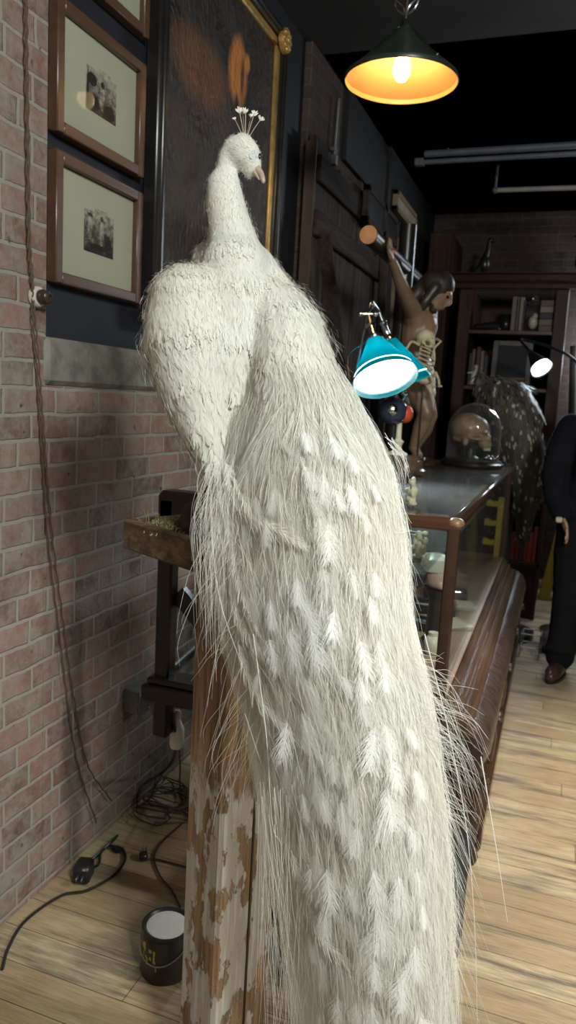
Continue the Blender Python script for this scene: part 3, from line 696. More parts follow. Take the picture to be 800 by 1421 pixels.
for i, yy in enumerate(ys):
    e = min(1, min(i, len(ys)-1-i)/2.5); sc_ = .86+.14*e
    for (xx, zz) in led:
        V.append((1.05+(xx-1.05)*sc_+rr.normal(0, .0012), yy, .41+(zz-.41)*sc_+rr.normal(0, .0012)))
for i in range(len(ys)-1):
    for k in range(n): F.append((i*n+k, i*n+(k+1) % n, (i+1)*n+(k+1) % n, (i+1)*n+k))
F += [tuple(range(n))[::-1], tuple((len(ys)-1)*n+k for k in range(n))]
lm.add(V, F); lm.build('rounded_ledge', M['ledge'], t)
bd = MB(); bd.b2((CX0+.02, 2.42, .06), (1.10, 4.7, .49), ch=.004); bd.b2((CX0, 2.40, 0), (1.172, 4.74, .09), ch=.01); bd.b2((CX0+.01, 2.40, .30), (1.14, 4.72, .40), ch=.01); bd.build('counter_body', M['case_woody'], t)
for yy in (2.34, 2.9, 3.5, 4.1, 4.66):
    cl = MB(); c = np.array((1.135, yy, 0)); cl.lathe([(.03, 0), (.036, .02), (.03, .04), (.02, .06), (.024, .09), (.03, .14), (.033, .2), (.024, .25), (.018, .26), (.03, .275), (.033, .285), (.02, .3), (.026, .31), (.024, .34), (.02, .37)], c, 20)
    cl.build('turned_leg', M['case_wood'], t)
    fn = MB(); fn.lathe([(.0, .0), (.012, .002), (.016, .012), (.010, .022), (.014, .028), (.008, .04)], (1.172, yy-.05, .28), 14); fn.build('finial', M['ledge'], t)
px_ = W(655, 1100, 2.3); MB().b2((1.05, 2.30, 0), (1.12, 2.345, .40), ch=.004).build('front_leg', M['case_wood'], t)
# ================================================================== things in and on the case
ZT = CZ1+.0015; ZS = SZ+.0065; ZF = CZ0+.001
def at(px, py, z): return WZ(px, py, z)
def skullmesh(s, face, c, mat_, parent, name='skull', voxel=None, jaw=True):
    """a skull of length s looking along `face` (horizontal), its base at c"""
    f = np.array(face, float); f /= np.linalg.norm(f); sd = np.array((-f[1], f[0], 0)); up = np.array((0, 0, 1.)); R = np.array((f, sd, up)).T
    q = lambda a, b_, h: np.asarray(c)+R@(np.array((a, b_, h))*s)
    m = MB()
    m.ell(q(-.10, 0, .48), np.array((.40, .335, .33))*s, R, 24, 16); m.ell(q(.14, 0, .46), np.array((.22, .26, .26))*s, R, 20, 12)
    m.ell(q(.28, 0, .22), np.array((.15, .20, .19))*s, R); m.ell(q(.34, 0, .12), np.array((.11, .15, .09))*s, R)
    for g in (-1, 1):
        m.tube([q(.33, g*.17, .27), q(.18, g*.29, .25), q(-.02, g*.29, .28)], .035*s, 8); m.ell(q(.31, g*.13, .40), np.array((.06, .13, .04))*s, R)
        m.ell(q(-.08, g*.25, .17), np.array((.07, .05, .09))*s, R)
    m.ell(q(.40, 0, .28), np.array((.035, .035, .07))*s, R); m.ell(q(-.25, 0, .25), np.array((.2, .2, .12))*s, R)
    if jaw:
        m.tube([q(-.02, .24, .2), q(.06, .22, .02), q(.28, .13, -.02), q(.40, 0, -.02), q(.28, -.13, -.02), q(.06, -.22, .02), q(-.02, -.24, .2)], np.array((.04, .055, .055, .06, .055, .055, .04))*s, 8)
    k = MB()
    for g in (-1, 1): k.ell(q(.42, g*.13, .30), np.array((.14, .085, .082))*s, R)
    k.ell(q(.46, 0, .19), np.array((.09, .05, .075))*s, R)
    o = blob(m, name, mat_, parent, voxel or s*.022, 3, cut=k)
    return o, q, R
# glass dome with a skull
yd = 4.42; c = W(655, 641, yd); c = np.array((c[0], c[1], ZT)); rd = 40*mpp(c)
t = thing('glass_dome', 'tall clear glass bell dome on round black base at the far case end', 'glass dome', c)
MB().lathe([(.0, 0), (rd*1.06, 0), (rd*1.10, .008), (rd*1.10, .018), (rd*1.02, .026), (rd*1.0, .034), (rd*.9, .036), (0, .036)], c, 48).build('dome_base', M['ebony'], t)
H = .355; rg = rd*.90
pf = [(rg, .034), (rg, .20)]+[(rg*math.cos(a), .20+(H-.20)*math.sin(a)) for a in np.linspace(.1, PI/2, 14)]; pf[-1] = (0, H)
MB().lathe(pf, c, 48, caps=False).build('glass_bell', M['domeglass'], t)
sk = c+np.array((-.012, -.0, .0372)); s_ = rg*2*.86
t = thing('human_skull', 'brown old human skull looking right inside the glass dome', 'skull', sk)
base = sk+np.array((0, 0, .052))
o, q, R = skullmesh(s_, (RT*.93-np.array((FW[0], FW[1], 0))*.45)*np.array((1, 1, 0)), base, M['bone'], t, 'cranium', jaw=False)
te = MB()
for i in range(12):
    a = (i-5.5)/6; te.ell(q(.42-.06*a*a*2, a*.13, .035), np.array((.018, .016, .035))*s_, R, 8, 6)
te.build('teeth', M['ivory'], t)
MB().lathe([(0, 0), (.055, 0), (.05, .01), (.03, .02), (.028, .06), (.05, .075), (0, .085)], sk, 24).build('skull_mount', M['ebony'], t)
for i, (px, py) in enumerate(((676, 622), (688, 628), (682, 634))):
    p = W(px, py, yd-.02); p = np.array((p[0], p[1]-.02*i, c[2]+.0365))
    mb = MB(); mb.ell(p+np.array((0, 0, .012)), (.02, .014, .012), nu=10, nv=6); mb.ell(p+np.array((.012, 0, .026)), (.010, .009, .009), nu=8, nv=6)
    setp(mb.build('silver_trinket', M['chrome']), 'small shiny silver trinket at the foot of the skull under the dome', 'trinket', 'silver trinkets under the dome')

# anatomical eye model on stepped wooden base
ye = 3.55; c = W(562, 650, ye); c = np.array((c[0], c[1], ZT))
t = thing('eye_model', 'dark glossy ball model with red inside on a cream pedestal, wooden base', 'anatomical model', c)
mm = mpp(c); up = lambda px, py: W(px, py, ye)
rb = 26*mm
MB().lathe([(0, 0), (rb*1.1, 0), (rb*1.1, .018), (rb*1.0, .026), (rb*.95, .034), (rb*.95, .062), (rb*.80, .066), (rb*.78, .085), (0, .085)], c, 40).build('wood_base', M['molding'], t)
z1 = up(545, 612)[2]-c[2]; z2 = up(545, 575)[2]-c[2]; d = (up(548, 575)-c)*np.array((1, 1, 0))*.6
MB().lathe([(0, .085), (.05, .085), (.045, .095), (.022, .105), (.018, z1-.02), (.028, z1), (.014, z1+.012), (.012, z2-.035), (0, z2-.03)], c+d, 28).build('pedestal', M['cream'], t)
cc = up(546, 571); rb2 = 21*mm
Rg = np.array((RT, -FW, UP)).T
MB().ell(cc, (rb2, rb2, rb2*.92), Rg, 32, 20).build('eyeball', M['eyedark'], t)
MB().ell(cc+RT*rb2*.78-UP*rb2*.15, (rb2*.55, rb2*.6, rb2*.62), Rg, 20, 14).build('red_interior', M['red'], t)
MB().ell(cc-FW*rb2*.8-RT*rb2*.15, (rb2*.4, rb2*.3, rb2*.4), Rg, 20, 12).build('cornea', M['chrome'], t)
hk = MB(); hk.tube(spline([cc+UP*rb2*.6+RT*rb2*.5, cc+UP*rb2*1.1+RT*rb2*.9, cc+UP*rb2*1.25+RT*rb2*.6], 6), .006, 8); hk.ell(cc+UP*rb2*1.2+RT*rb2*.7, .014); hk.build('muscle_hook', M['chrome'], t)
# black disc base and wooden block beside
c2 = W(548, 668, 3.2); c2 = np.array((c2[0], c2[1], ZT))
t = setp(MB().lathe([(0, 0), (.075, 0), (.08, .008), (.078, .02), (.06, .028), (0, .03)], c2, 36).build('black_plinth', M['ebony']), 'low round black plinth on the case glass before the eye model', 'plinth')
c3 = W(588, 640, 4.15); c3 = np.array((c3[0], c3[1], ZT))
MBk = MB().lathe([(0, 0), (.065, 0), (.07, .012), (.062, .022), (.05, .03), (.048, .045), (0, .048)], c3, 36)
setp(MBk.build('wooden_plinth', M['case_wood']), 'small round wooden plinth behind the eye model on the case', 'plinth')
# pale bone pieces
def knobbly(px, py0, py1, y, name, label, zbase, seed, w=12):
    r = np.random.default_rng(seed); m = MB(); c = W(px, py1, y); c = np.array((c[0], c[1], zbase)); mm = mpp(c); H = (py1-py0)*mm
    for i in range(16):
        h = r.uniform(.05, .95); m.ell(c+np.array((r.normal(0, w*.33*mm), r.normal(0, w*.33*mm), H*h)), (r.uniform(.006, .013), r.uniform(.006, .013), r.uniform(.007, .016)), nu=8, nv=6)
    m.tube([c, c+np.array((.003, 0, H*.5)), c+np.array((-.002, .003, H*.95))], [.012, .01, .008], 8)
    k = MB()
    for i in range(4): h = r.uniform(.3, .9); k.ell(c+np.array((r.normal(0, w*.2*mm), -.014, H*h)), .006, nu=8, nv=6)
    m.ell(c+np.array((0, 0, .004)), (.02, .02, .006))
    return setp(blob(m, name, M['coral'], voxel=.004, smooth=1, cut=k), label, 'bone')
y_ = float(at(570, 704, ZT)[1])
knobbly(571, 667, 706, 2.42, 'carved_bone', 'pale knobbly bone carving standing on the case glass by the train', ZT, 4)
# things on the glass shelf
c = W(582, 766, 2.5); knobbly(580, 727, 766, 2.5, 'small_animal_skull', 'pale small animal skull on the glass shelf inside the case', ZS, 9, 16)
def on(px, y, z): p = W(px, 700, y); x = CAM[0]+(p[0]-CAM[0]); return np.array((x, y, z))
def smallbox(px, y, z, size, rz, mt, name, label, cat, lidmat=None):
    c = on(px, y, z); t = thing(name, label, cat, c)
    MB().box(c+np.array((0, 0, size[2]*.36)), (size[0], size[1], size[2]*.72), rz=rz, ch=.004).build('box_body', mt, t)
    MB().box(c+np.array((0, 0, size[2]*.87)), (size[0]*1.03, size[1]*1.03, size[2]*.25), rz=rz, ch=.004).build('box_lid', lidmat or mt, t)
    return t
smallbox(604, 3.3, ZS, (.13, .09, .035), .2, M['brown_box'], 'tan_leather_case', 'flat tan leather case lying on the glass shelf', 'case')
# pink wax model with white cap
c = on(612, 2.75, ZS)
t = thing('wax_head_model', 'pale pink wax model with white upper dome on dark foot in the case', 'anatomical model', on(615, 2.75, ZF))
c = on(617, 2.75, ZF); zc = W(617, 800, 2.75)[2]
MB().lathe([(0, 0), (.05, 0), (.052, .01), (.03, .03), (.026, zc-.10-ZF), (.045, zc-.05-ZF), (0, zc-.04-ZF)], c, 24).build('dark_foot', M['blackplastic'], t)
m = MB(); m.ell((c[0], c[1], zc), (.045, .048, .055)); m.ell((c[0]+.03, c[1]-.02, zc-.005), (.02, .02, .022)); m.ell((c[0]+.02, c[1]-.03, zc-.03), (.024, .02, .015)); blob(m, 'wax_face', M['pink'], t, .006, 2)
MB().lathe([(.052, 0), (.055, .02), (.05, .045), (.03, .06), (0, .064)], (c[0]-.012, c[1], zc+.02), 24).build('white_cap', M['porcelain'], t)
# black old camera-like instrument
c = on(581, 2.6, ZF); z1 = W(581, 800, 2.6)[2]
t = thing('black_instrument', 'black brass-lensed instrument with round body at the case front', 'instrument', c)
MB().box((c[0], c[1], ZF+.02), (.12, .1, .04), ch=.005).build('instrument_base', M['blackplastic'], t)
MB().tube([(c[0], c[1], ZF+.04), (c[0], c[1], z1)], .014, 12).build('column', M['blackplastic'], t)
MB().lathe([(0, -.05), (.03, -.05), (.034, -.03), (.045, -.02), (.045, .03), (.03, .035), (.028, .055), (0, .055)], (c[0], c[1], z1), 28, np.array((RT, UP, -FW)).T).build('lens_barrel', M['blackplastic'], t)
MB().lathe([(0, .05), (.024, .05), (.024, .058), (0, .06)], (c[0], c[1], z1), 24, np.array((RT, UP, -FW)).T).build('lens', M['eyedark'], t)
# boxes, instrument cases and papers on the case floor
for (px, py, sz, rz, mt, lid, nm, lb) in (
    (600, 848, (.20, .13, .04), .1, M['blue_velvet'], M['ebony'], 'instrument_case', 'dark blue instrument case with pale tool near the case front post'),
    (592, 872, (.16, .11, .035), -.1, M['blue_velvet'], M['ebony'], 'instrument_case', 'dark instrument case with silver tool, lowest at the case front'),
    (618, 828, (.20, .12, .035), .15, M['ebony'], M['ebony'], 'instrument_case', 'closed-looking black instrument tray behind the wax model foot')):
    c = WZ(px, py, ZF); c[2] = ZF; t = thing(nm, lb, 'case', c, 'instrument cases on the case floor')
    f = MB()
    Rz_ = rotz(rz)
    f.box(c+np.array((0, 0, .006)), (sz[0], sz[1], .012), rz=rz, ch=.002)
    for (dx, dy, w, h) in ((-sz[0]/2+.006, 0, .012, sz[1]), (sz[0]/2-.006, 0, .012, sz[1]), (0, -sz[1]/2+.006, sz[0]-.024, .012), (0, sz[1]/2-.006, sz[0]-.024, .012)):
        f.box(c+Rz_@np.array((dx, dy, sz[2]/2)), (w, h, sz[2]), rz=rz, ch=.002)
    f.build('case_tray', lid, t); MB().box(c+np.array((0, 0, .016)), (sz[0]-.026, sz[1]-.026, .008), rz=rz, ch=.002).build('lining', mt, t)
    tool = MB(); a = c+Rz_@np.array((-sz[0]*.36, .0, .026)); b_ = c+Rz_@np.array((sz[0]*.36, .01, .026)); tool.tube([a, a*.6+b_*.4, b_], [.005, .008, .004], 8); tool.build('steel_tool', M['chrome'], t)
for (px, py, sz, rz) in ((628, 868, (.10, .14, .006), .5), (640, 842, (.10, .13, .006), .1)):
    c = WZ(px, py, ZF); c[2] = ZF; mbp = MB()
    for k_ in range(4): mbp.box(c+np.array((.003*k_, .002*k_, .002+.003*k_)), (sz[0], sz[1], .0025), rz=rz+.06*k_, ch=.0006)
    setp(mbp.build('paper_sheets', M['paper']), 'loose old paper sheets on the case floor ' + ('right of the near post' if px == 628 else 'farther back by the side glass'), 'paper')
c = WZ(600, 905, ZF); m = MB(); c[2] = ZF
m.lathe([(0, 0), (.03, 0), (.035, .02), (.03, .05), (.018, .062), (.018, .075), (0, .076)], c, 20); setp(m.build('cream_jar', M['cream']), 'little cream jar low behind the near case post', 'jar')
# yellow ladder bracket inside the far part
def ladder(px, ytop, ybot, y, name, label, zb=0, tabs=4, tabw=-.11, w=.034):
    a = W(px, ytop, y); t = thing(name, label, 'bracket stand', (a[0], y, zb))
    MB().b2((a[0]-w/2, y-.015, zb), (a[0]+w/2, y+.015, a[2]), ch=.003).build('upright', M['yellow'], t)
    for k in range(tabs):
        zz = a[2]-.035-(a[2]-zb-.05)*k/max(tabs, 1); zz = W(px, ytop+10+27*k, y)[2]
        m = MB(); m.b2((a[0]+tabw, y-.013, zz-.016), (a[0]-w/2+.002, y+.013, zz+.016), ch=.002); m.b2((a[0]+tabw, y-.0131, zz+.01), (a[0]+tabw+.03, y+.0131, zz+.024), ch=.002); m.build('bracket', M['yellow'], t)
    return t
ladder(697, 690, 790, 4.62, 'yellow_bracket_stand', 'yellow upright with four short brackets inside the far end of case', ZF, 4, -.085)
yb_ = W(757, 808, 6.15)
ft = MB(); t = thing('yellow_stepladder', 'yellow stepladder rail showing behind the person', 'ladder', (yb_[0], 6.15, 0))
MB().bar((yb_[0], 6.12, 0), (yb_[0]+.14, 6.32, .95), .085, .04, hint=(0, 1, 0)).build('side_rail', M['yellow'], t)
MB().bar((yb_[0]+.52, 6.12, 0), (yb_[0]+.44, 6.32, .95), .085, .04, hint=(0, 1, 0)).build('side_rail', M['yellow'], t)
for k in range(3): MB().b2((yb_[0]+.05+.03*k, 6.14+.055*k, .22+.27*k), (yb_[0]+.49-.02*k, 6.22+.055*k, .25+.27*k)).build('step', M['blackplastic'], t)

# ================================================================== lamps
M['teal'] = None
def tealmat():
    m = bpy.data.materials.new('teal_glass_shade'); m.use_nodes = True; nt = m.node_tree; nt.nodes.clear()
    tr = N(nt, 'ShaderNodeBsdfTranslucent'); tr.inputs[0].default_value = (.0, .38, .44, 1)
    g = N(nt, 'ShaderNodeBsdfPrincipled'); g.inputs['Base Color'].default_value = (.0, .16, .17, 1); g.inputs['Roughness'].default_value = .15
    x = N(nt, 'ShaderNodeMixShader'); x.inputs[0].default_value = .5; nt.links.new(tr.outputs[0], x.inputs[1]); nt.links.new(g.outputs[0], x.inputs[2])
    o = N(nt, 'ShaderNodeOutputMaterial'); nt.links.new(x.outputs[0], o.inputs[0]); return m
M['teal'] = tealmat()
M['opal'] = feathermat('opal_white_lining', (.86, .9, .92), .6, .3)
M['ledlight'] = emis('lit_lamp_disc', (.82, .93, 1.0), 9.0)
def light(name, kind, loc, energy, col, size=.1, rot=None, **k):
    L = bpy.data.lights.new(name, kind); L.energy = energy; L.color = col
    if kind == 'AREA': L.size = size
    elif kind == 'SPOT': L.shadow_soft_size = size; L.spot_size = k.get('angle', 1.5); L.spot_blend = k.get('blend', .6)
    elif kind == 'POINT': L.shadow_soft_size = size
    o = bpy.data.objects.new(name, L); COL.objects.link(o); o.location = [float(c) for c in loc]
    if rot is not None: o.rotation_euler = rot
    return o
def aim(o, to):
    d = Vector([float(c) for c in to])-o.location; o.rotation_euler = d.to_track_quat('-Z', 'Y').to_euler(); return o
def shade(parent, cpx, y, axis_img, tilt, r_px, h_px, lit, name='lamp_shade'):
    """cone shade: rim centre seen at cpx, opening along an axis that shows as axis_img in the picture"""
    c = W(*cpx, y); mm = mpp(c); a = np.array(axis_img, float); a /= np.linalg.norm(a)
    n = math.sqrt(1-tilt*tilt)*(a[0]*RT-a[1]*UP)-tilt*FW         # from apex to opening
    x, yv, _ = frame_from(n); R = np.array((x, yv, n)).T; r = r_px*mm; h = h_px*mm
    out = MB(); out.lathe([(r*.20, -h), (r*.26, -h*.96), (r, 0), (r*1.0, .004), (r*.985, .004), (r*.985, 0), (r*.25, -h*.94), (r*.18, -h*.96)], c, 48, R, caps=False)
    o = out.build(name, M['teal'], parent)
    inn = MB(); inn.lathe([(r*.97, -.004), (r*.24, -h*.92), (0, -h*.92)], c, 48, R, caps=False); inn.build('shade_lining', M['opal'], parent)
    if lit:
        MB().lathe([(0, -h*.10), (r*.90, -h*.10), (r*.90, -h*.14), (0, -h*.14)], c, 40, R).build('lit_diffuser', M['ledlight'], parent)
    cap = MB(); cap.lathe([(r*.24, -h*.97), (r*.26, -h*1.0), (r*.22, -h*1.06), (r*.12, -h*1.1), (r*.11, -h*1.32), (r*.16, -h*1.36), (r*.08, -h*1.4), (r*.07, -h*1.6), (0, -h*1.62)], c, 24, R); cap.build('chrome_neck', M['chrome'], parent)
    return c, n, r, h
yl_ = 2.95
base = W(478, 690, yl_); base = np.array((CX0+.16, 3.0, ZT)); 
cL = W(541, 524, yl_)
t = thing('twin_shade_lamp', 'chrome table lamp with two lit teal cone shades standing on case', 'lamp', base)
c1, n1_, r1, h1 = shade(t, (535, 526), yl_, (12, 63), .40, 47, 68, True)
c2_, n2_, r2, h2 = shade(t, (563, 533), 3.25, (25, 66), -.06, 38, 66, True)
neck1 = c1-n1_*h1*1.6; neck2 = c2_-n2_*h2*1.6
MB().lathe([(0, 0), (.085, 0), (.085, .008), (.07, .02), (.02, .028), (.012, .04), (0, .04)], base, 36).build('lamp_base', M['chrome'], t)
top = (neck1+neck2)/2*np.array((1, 1, 0))+np.array((0, 0, max(neck1[2], neck2[2])+.02))
MB().tube(spline([base+np.array((0, 0, .03)), base+np.array((0, 0, .3)), base*.3+np.array((top[0]*.7, top[1]*.7, 0))+np.array((0, 0, top[2]*.985-base[2]*.3)), top], 8), .006, 10).build('stem', M['chrome'], t)
MB().tube([neck1-n1_*.02, top, neck2-n2_*.0], .006, 10).build('cross_arm', M['chrome'], t)
kb = MB(); kb.tube([neck1-n1_*.012-RT*.03, neck1-n1_*.012+RT*.03], .006, 10); kb.ell(neck1-n1_*.012-RT*.03, .011); kb.ell(neck1-n1_*.012+RT*.03, .011); kb.build('thumb_knob', M['chrome'], t)
w1 = MB(); w1.tube(spline([c1-n1_*h1*1.0-RT*.02, c1-n1_*h1*.6-RT*r1*.9, c1-RT*r1*1.05+n1_*.0], 8), .0022, 6); w1.build('wire_handle', M['chrome'], t)
light('case_lamp_light', 'SPOT', c1+n1_*.03, 26, (.80, .92, 1), .06, angle=2.6, blend=.5); aim(bpy.data.objects['case_lamp_light'], c1+n1_)
light('case_lamp_inner', 'POINT', c1-n1_*h1*.45, 4.8, (.75, .95, 1), .03)
light('case_lamp_inner_rear', 'POINT', c2_-n2_*h2*.45, 2.6, (.75, .95, 1), .03)
# second lamp by the bookcase
ys_ = 5.15
c = W(753, 512, ys_)
t = thing('clip_lamp', 'small dark shaded lamp glowing white in front of the bookcase', 'lamp', (1.42, ys_+.1, 0))
mm = mpp(c); n = np.array((-.25, -.62, -.74)); n /= np.linalg.norm(n)
n = .55*(-FW)+.78*(.34*RT-.94*UP); n /= np.linalg.norm(n); x, yv, _ = frame_from(n); R = np.array((x, yv, n)).T; r = 15.5*mm; h = .15
MB().lathe([(r*.3, -h), (r, 0), (r*.97, .002), (r*.28, -h*.95)], c, 36, R, caps=False).build('lamp_shade', M['ebony'], t)
MB().lathe([(0, -h*.05), (r*.95, -h*.05), (r*.93, -h*.12), (0, -h*.12)], c, 36, R).build('lit_diffuser', M['ledlight'], t)
tp = c-n*h
MB().lathe([(r*.28, -h*.97), (r*.2, -h*1.2), (0, -h*1.25)], c, 20, R).build('socket', M['chrome'], t)
MB().tube(spline([c-n*h*1.2, c-n*h*1.8+np.array((0, .05, .02)), np.array((1.36, ys_+.08, c[2]+.02)), np.array((1.42, ys_+.1, 1.2)), np.array((1.42, ys_+.1, .03))], 8), .010, 10).build('stem', M['ebony'], t)
MB().lathe([(0, 0), (.14, 0), (.14, .015), (.03, .03), (0, .03)], (1.42, ys_+.1, 0), 32).build('lamp_base', M['ebony'], t)
light('rear_lamp_light', 'SPOT', c+n*.03, 30, (.72, .86, 1), .05, angle=2.4, blend=.6); aim(bpy.data.objects['rear_lamp_light'], c+n)

# pendant lamp
yp = 2.75; c = W(557, 113, yp); mm = mpp(c); r = 78*mm; h = W(566, 42, yp)[2]-c[2]
t = thing('pendant_lamp', 'dark cone pendant lamp hanging with glowing filament bulb and cream inside', 'pendant lamp', c)
M['shade_out'] = pm('dark_green_shade', (.03, .04, .03), (.022, .028, .022), .35, 0, 10)
M['shade_in'] = pm('cream_shade_inside', (.70, .44, .17), (.66, .40, .15), .45, 0, 10)
MB().lathe([(r*.12, h*1.02), (r*.16, h), (r*.55, h*.52), (r, 0.012), (r*1.01, 0), (r*.998, -.004)], c, 64, caps=False).build('lamp_shade', M['shade_out'], t)
MB().lathe([(r*.992, -.003), (r*.985, .012), (r*.53, h*.50), (r*.14, h*.97), (0, h*.97)], c, 64, caps=False).build('shade_lining', M['shade_in'], t)
MB().lathe([(.02, h*.9), (.022, h*.72), (.018, h*.66), (0, h*.66)], c, 20).build('bulb_socket', M['bakelite'], t)
bc = c+np.array((0, 0, h*.24))
MB().lathe([(0, -.042), (.016, -.036), (.028, -.016), (.03, .004), (.022, .032), (.014, .055), (.013, .075), (0, .075)], bc, 24).build('bulb', emis('lit_filament_bulb', (1.0, .74, .38), 30), t)
fit = MB(); fit.lathe([(0, h*1.2), (.012, h*1.2), (.018, h*1.12), (.022, h*1.0), (0, h*1.0)], c, 16); fit.build('cap', M['chrome'], t)
MB().tube([c+np.array((0, 0, h*1.18)), np.array((c[0]+.01, c[1], CEIL))], .006, 8).build('cord', M['cord_dark'], t)
wg = MB(); hp = c+np.array((0, 0, h*1.12))
for a in (math.radians(200), math.radians(320), math.radians(80)):
    d = np.array((math.cos(a), math.sin(a), 0)); wg.tube([hp+d*.012, c+d*r*.75+np.array((0, 0, h*.36)), c+d*r*.96+np.array((0, 0, .02))], .0025, 6); wg.ell(c+d*r*.95+np.array((0, 0, .025)), (.006, .006, .006), nu=8, nv=6)
wg.build('guy_wire', M['chrome'], t)
bow = MB()
for s_ in (-1, 1): bow.tube(spline([hp+np.array((0, 0, .03)), hp+np.array((s_*.03, 0, .05)), hp+np.array((s_*.04, 0, .08)), hp+np.array((s_*.012, 0, .06)), hp+np.array((0, 0, .03))], 5), .004, 6)
bow.build('hook', M['chrome'], t)
light('pendant_bulb_light', 'POINT', bc-np.array((0, 0, .0)), 11, (1.0, .62, .27), .035)
bulbo = [o for o in t.children if o.name.startswith('bulb') and 'socket' not in o.name][0]

# ================================================================== crucifix, skeleton
hx = .50
def body_capsules(m, J, chains, n=12):
    for ch in chains: m.cap([J[k][0] for k in ch], [J[k][1] for k in ch], n)
yc_ = 3.9
t = thing('carved_crucifix', 'large carved painted crucifix figure with log beam, behind teal lamp', 'crucifix', (W(570, 625, yc_)[0]-.05, yc_, ZT))
b0 = W(512, 326, 3.25); b1 = WX(640, 440, b0[0]); vdir = np.array((0, 1., 0)); beamL = 1.55
bm_ = MB(); rb_ = 12.5*mpp(b0)
bm_.tube([b0+vdir*k for k in np.linspace(.006, beamL, 6)], rb_, 28); o = bm_.build('cross_beam', M['ebony'], t)
MB().lathe([(0, -.006), (rb_*.9, -.006), (rb_*1.0, .006), (0, .006)], b0, 28, np.array(((1, 0, 0), (0, 0, -1), (0, 1, 0.))).T.T @ np.eye(3)).build('beam_end', pm('sawn_log_end', (.50, .27, .13), (.36, .18, .08), .6, 0, 18), t)
ymid = b0[1]+.80
pole = MB(); pole.tube([(b0[0]-.0, ymid, ZT), (b0[0], ymid, b0[2]+.22)], .045, 16); pole.build('cross_post', M['ebony'], t)
fb_ = MB(); fb_.lathe([(0, 0), (.15, 0), (.15, .02), (.11, .035), (.10, .055), (0, .06)], (b0[0], ymid, ZT), 32); fb_.build('cross_base', M['ebony'], t)
P = lambda px, py, y: W(px, py, y)
hand = P(541, 350, 3.52); J = {}
mmc = mpp(P(575, 470, 4.0))
J['hand'] = (hand, .022); J['wrist'] = (P(545, 362, 3.53), .022); J['elbow'] = (P(559, 400, 3.72), .034); J['sho'] = (P(574, 432, 3.92), .048)
J['hand2'] = (P(604, 392, 4.6), .022); J['wr2'] = (P(605, 398, 4.55), .022); J['el2'] = (P(601, 415, 4.35), .032); J['sho2'] = (P(596, 432, 4.12), .048)
J['neck'] = (P(589, 424, 4.02), .036); J['chest'] = (P(583, 452, 4.02), .095); J['waist'] = (P(576, 492, 4.0), .078); J['hip'] = (P(574, 522, 4.0), .088)
J['knee'] = (P(592, 573, 3.94), .047); J['shin'] = (P(585, 592, 3.97), .044); J['ank'] = (P(573, 622, 4.0), .024); J['toe'] = (P(579, 632, 3.96), .02)
J['hipb'] = (P(578, 524, 4.08), .08); J['kneeb'] = (P(596, 577, 4.06), .046); J['shinb'] = (P(590, 596, 4.06), .042); J['ankb'] = (P(577, 622, 4.05), .024); J['toeb'] = (P(583, 633, 4.0), .02)
m = MB(); body_capsules(m, J, (('wrist', 'elbow', 'sho', 'chest'), ('wr2', 'el2', 'sho2', 'chest'), ('neck', 'chest', 'waist', 'hip'), ('hip', 'knee', 'shin', 'ank', 'toe'), ('hipb', 'kneeb', 'shinb', 'ankb', 'toeb')))
hc = P(606, 404, 4.0); fdir = (RT*.75-UP*.58-np.array((FW[0], FW[1], 0))*.2); fdir /= np.linalg.norm(fdir); sdv = np.cross(UP, fdir); sdv /= np.linalg.norm(sdv); upv = np.cross(fdir, sdv); Rh = np.array((fdir, sdv, upv)).T
m.cap([J['neck'][0], hc-upv*.04], [.036, .036]); m.ell(hc, (.082, .066, .092), Rh, 20, 14); m.ell(hc+fdir*.035-upv*.05, (.045, .045, .045), Rh)
m.ell(hc+fdir*.085-upv*.012, (.022, .013, .026), Rh, 10, 8); m.ell(hc+fdir*.06+upv*.018, (.03, .05, .014), Rh); m.ell(hc+fdir*.07-upv*.055, (.02, .026, .010), Rh)
for s_ in (-1, 1): m.ell(hc+sdv*s_*.066-upv*.01, (.018, .010, .026), Rh, 8, 6)
for key, sgn in (('hand', 1), ('hand2', -1)):            # open nailed hands: palm, four fingers and a thumb
    wv = J['wrist' if sgn == 1 else 'wr2'][0]; d = J[key][0]-J['elbow' if sgn == 1 else 'el2'][0]; d = d/np.linalg.norm(d)
    sx = np.cross(d, RT); sx /= np.linalg.norm(sx); nx = np.cross(sx, d); Rm = np.array((sx, nx, d)).T; pcn = wv+d*.045
    m.ell(pcn, (.032, .015, .042), Rm, 12, 8)
    for k, L in enumerate((.05, .058, .054, .042)):
        a = pcn+sx*(k-1.5)*.0165+d*.03; m.cap([a, a+d*L*.5+nx*.004, a+d*L*.85+nx*.02], [.0085, .008, .007], 8)
    a = pcn+sx*.03-d*.01; m.cap([a, a+sx*.018+d*.022+nx*.01, a+sx*.022+d*.045+nx*.014], [.0095, .009, .0075], 8)
fig = blob(m, 'figure', M['flesh'], t, .0075, 2)
hr = MB(); hr.ell(hc-fdir*.014+upv*.022, (.092, .078, .09), Rh, 20, 14); hr.cap([hc-fdir*.06, hc-fdir*.075-upv*.09, hc-fdir*.05-upv*.16], [.05, .046, .022]); hr.cap([hc+sdv*-.062-fdir*.0, hc-sdv*.06-upv*.09+fdir*.0, hc-sdv*.05-upv*.16+fdir*.01], [.028, .028, .012]); hr.cap([hc+sdv*.062, hc+sdv*.06-upv*.10], [.028, .02])
ck = MB(); ck.ell(hc+fdir*.075-upv*.03, (.052, .055, .075), Rh, 16, 12)
blob(hr, 'hair', M['darkhair'], t, .008, 1, cut=ck)
brd = MB(); brd.ell(hc+fdir*.045-upv*.084, (.026, .032, .022), Rh); brd.ell(hc+fdir*.03-upv*.07, (.03, .045, .016), Rh); blob(brd, 'beard', M['darkhair'], t, .007, 1)
ey = MB()
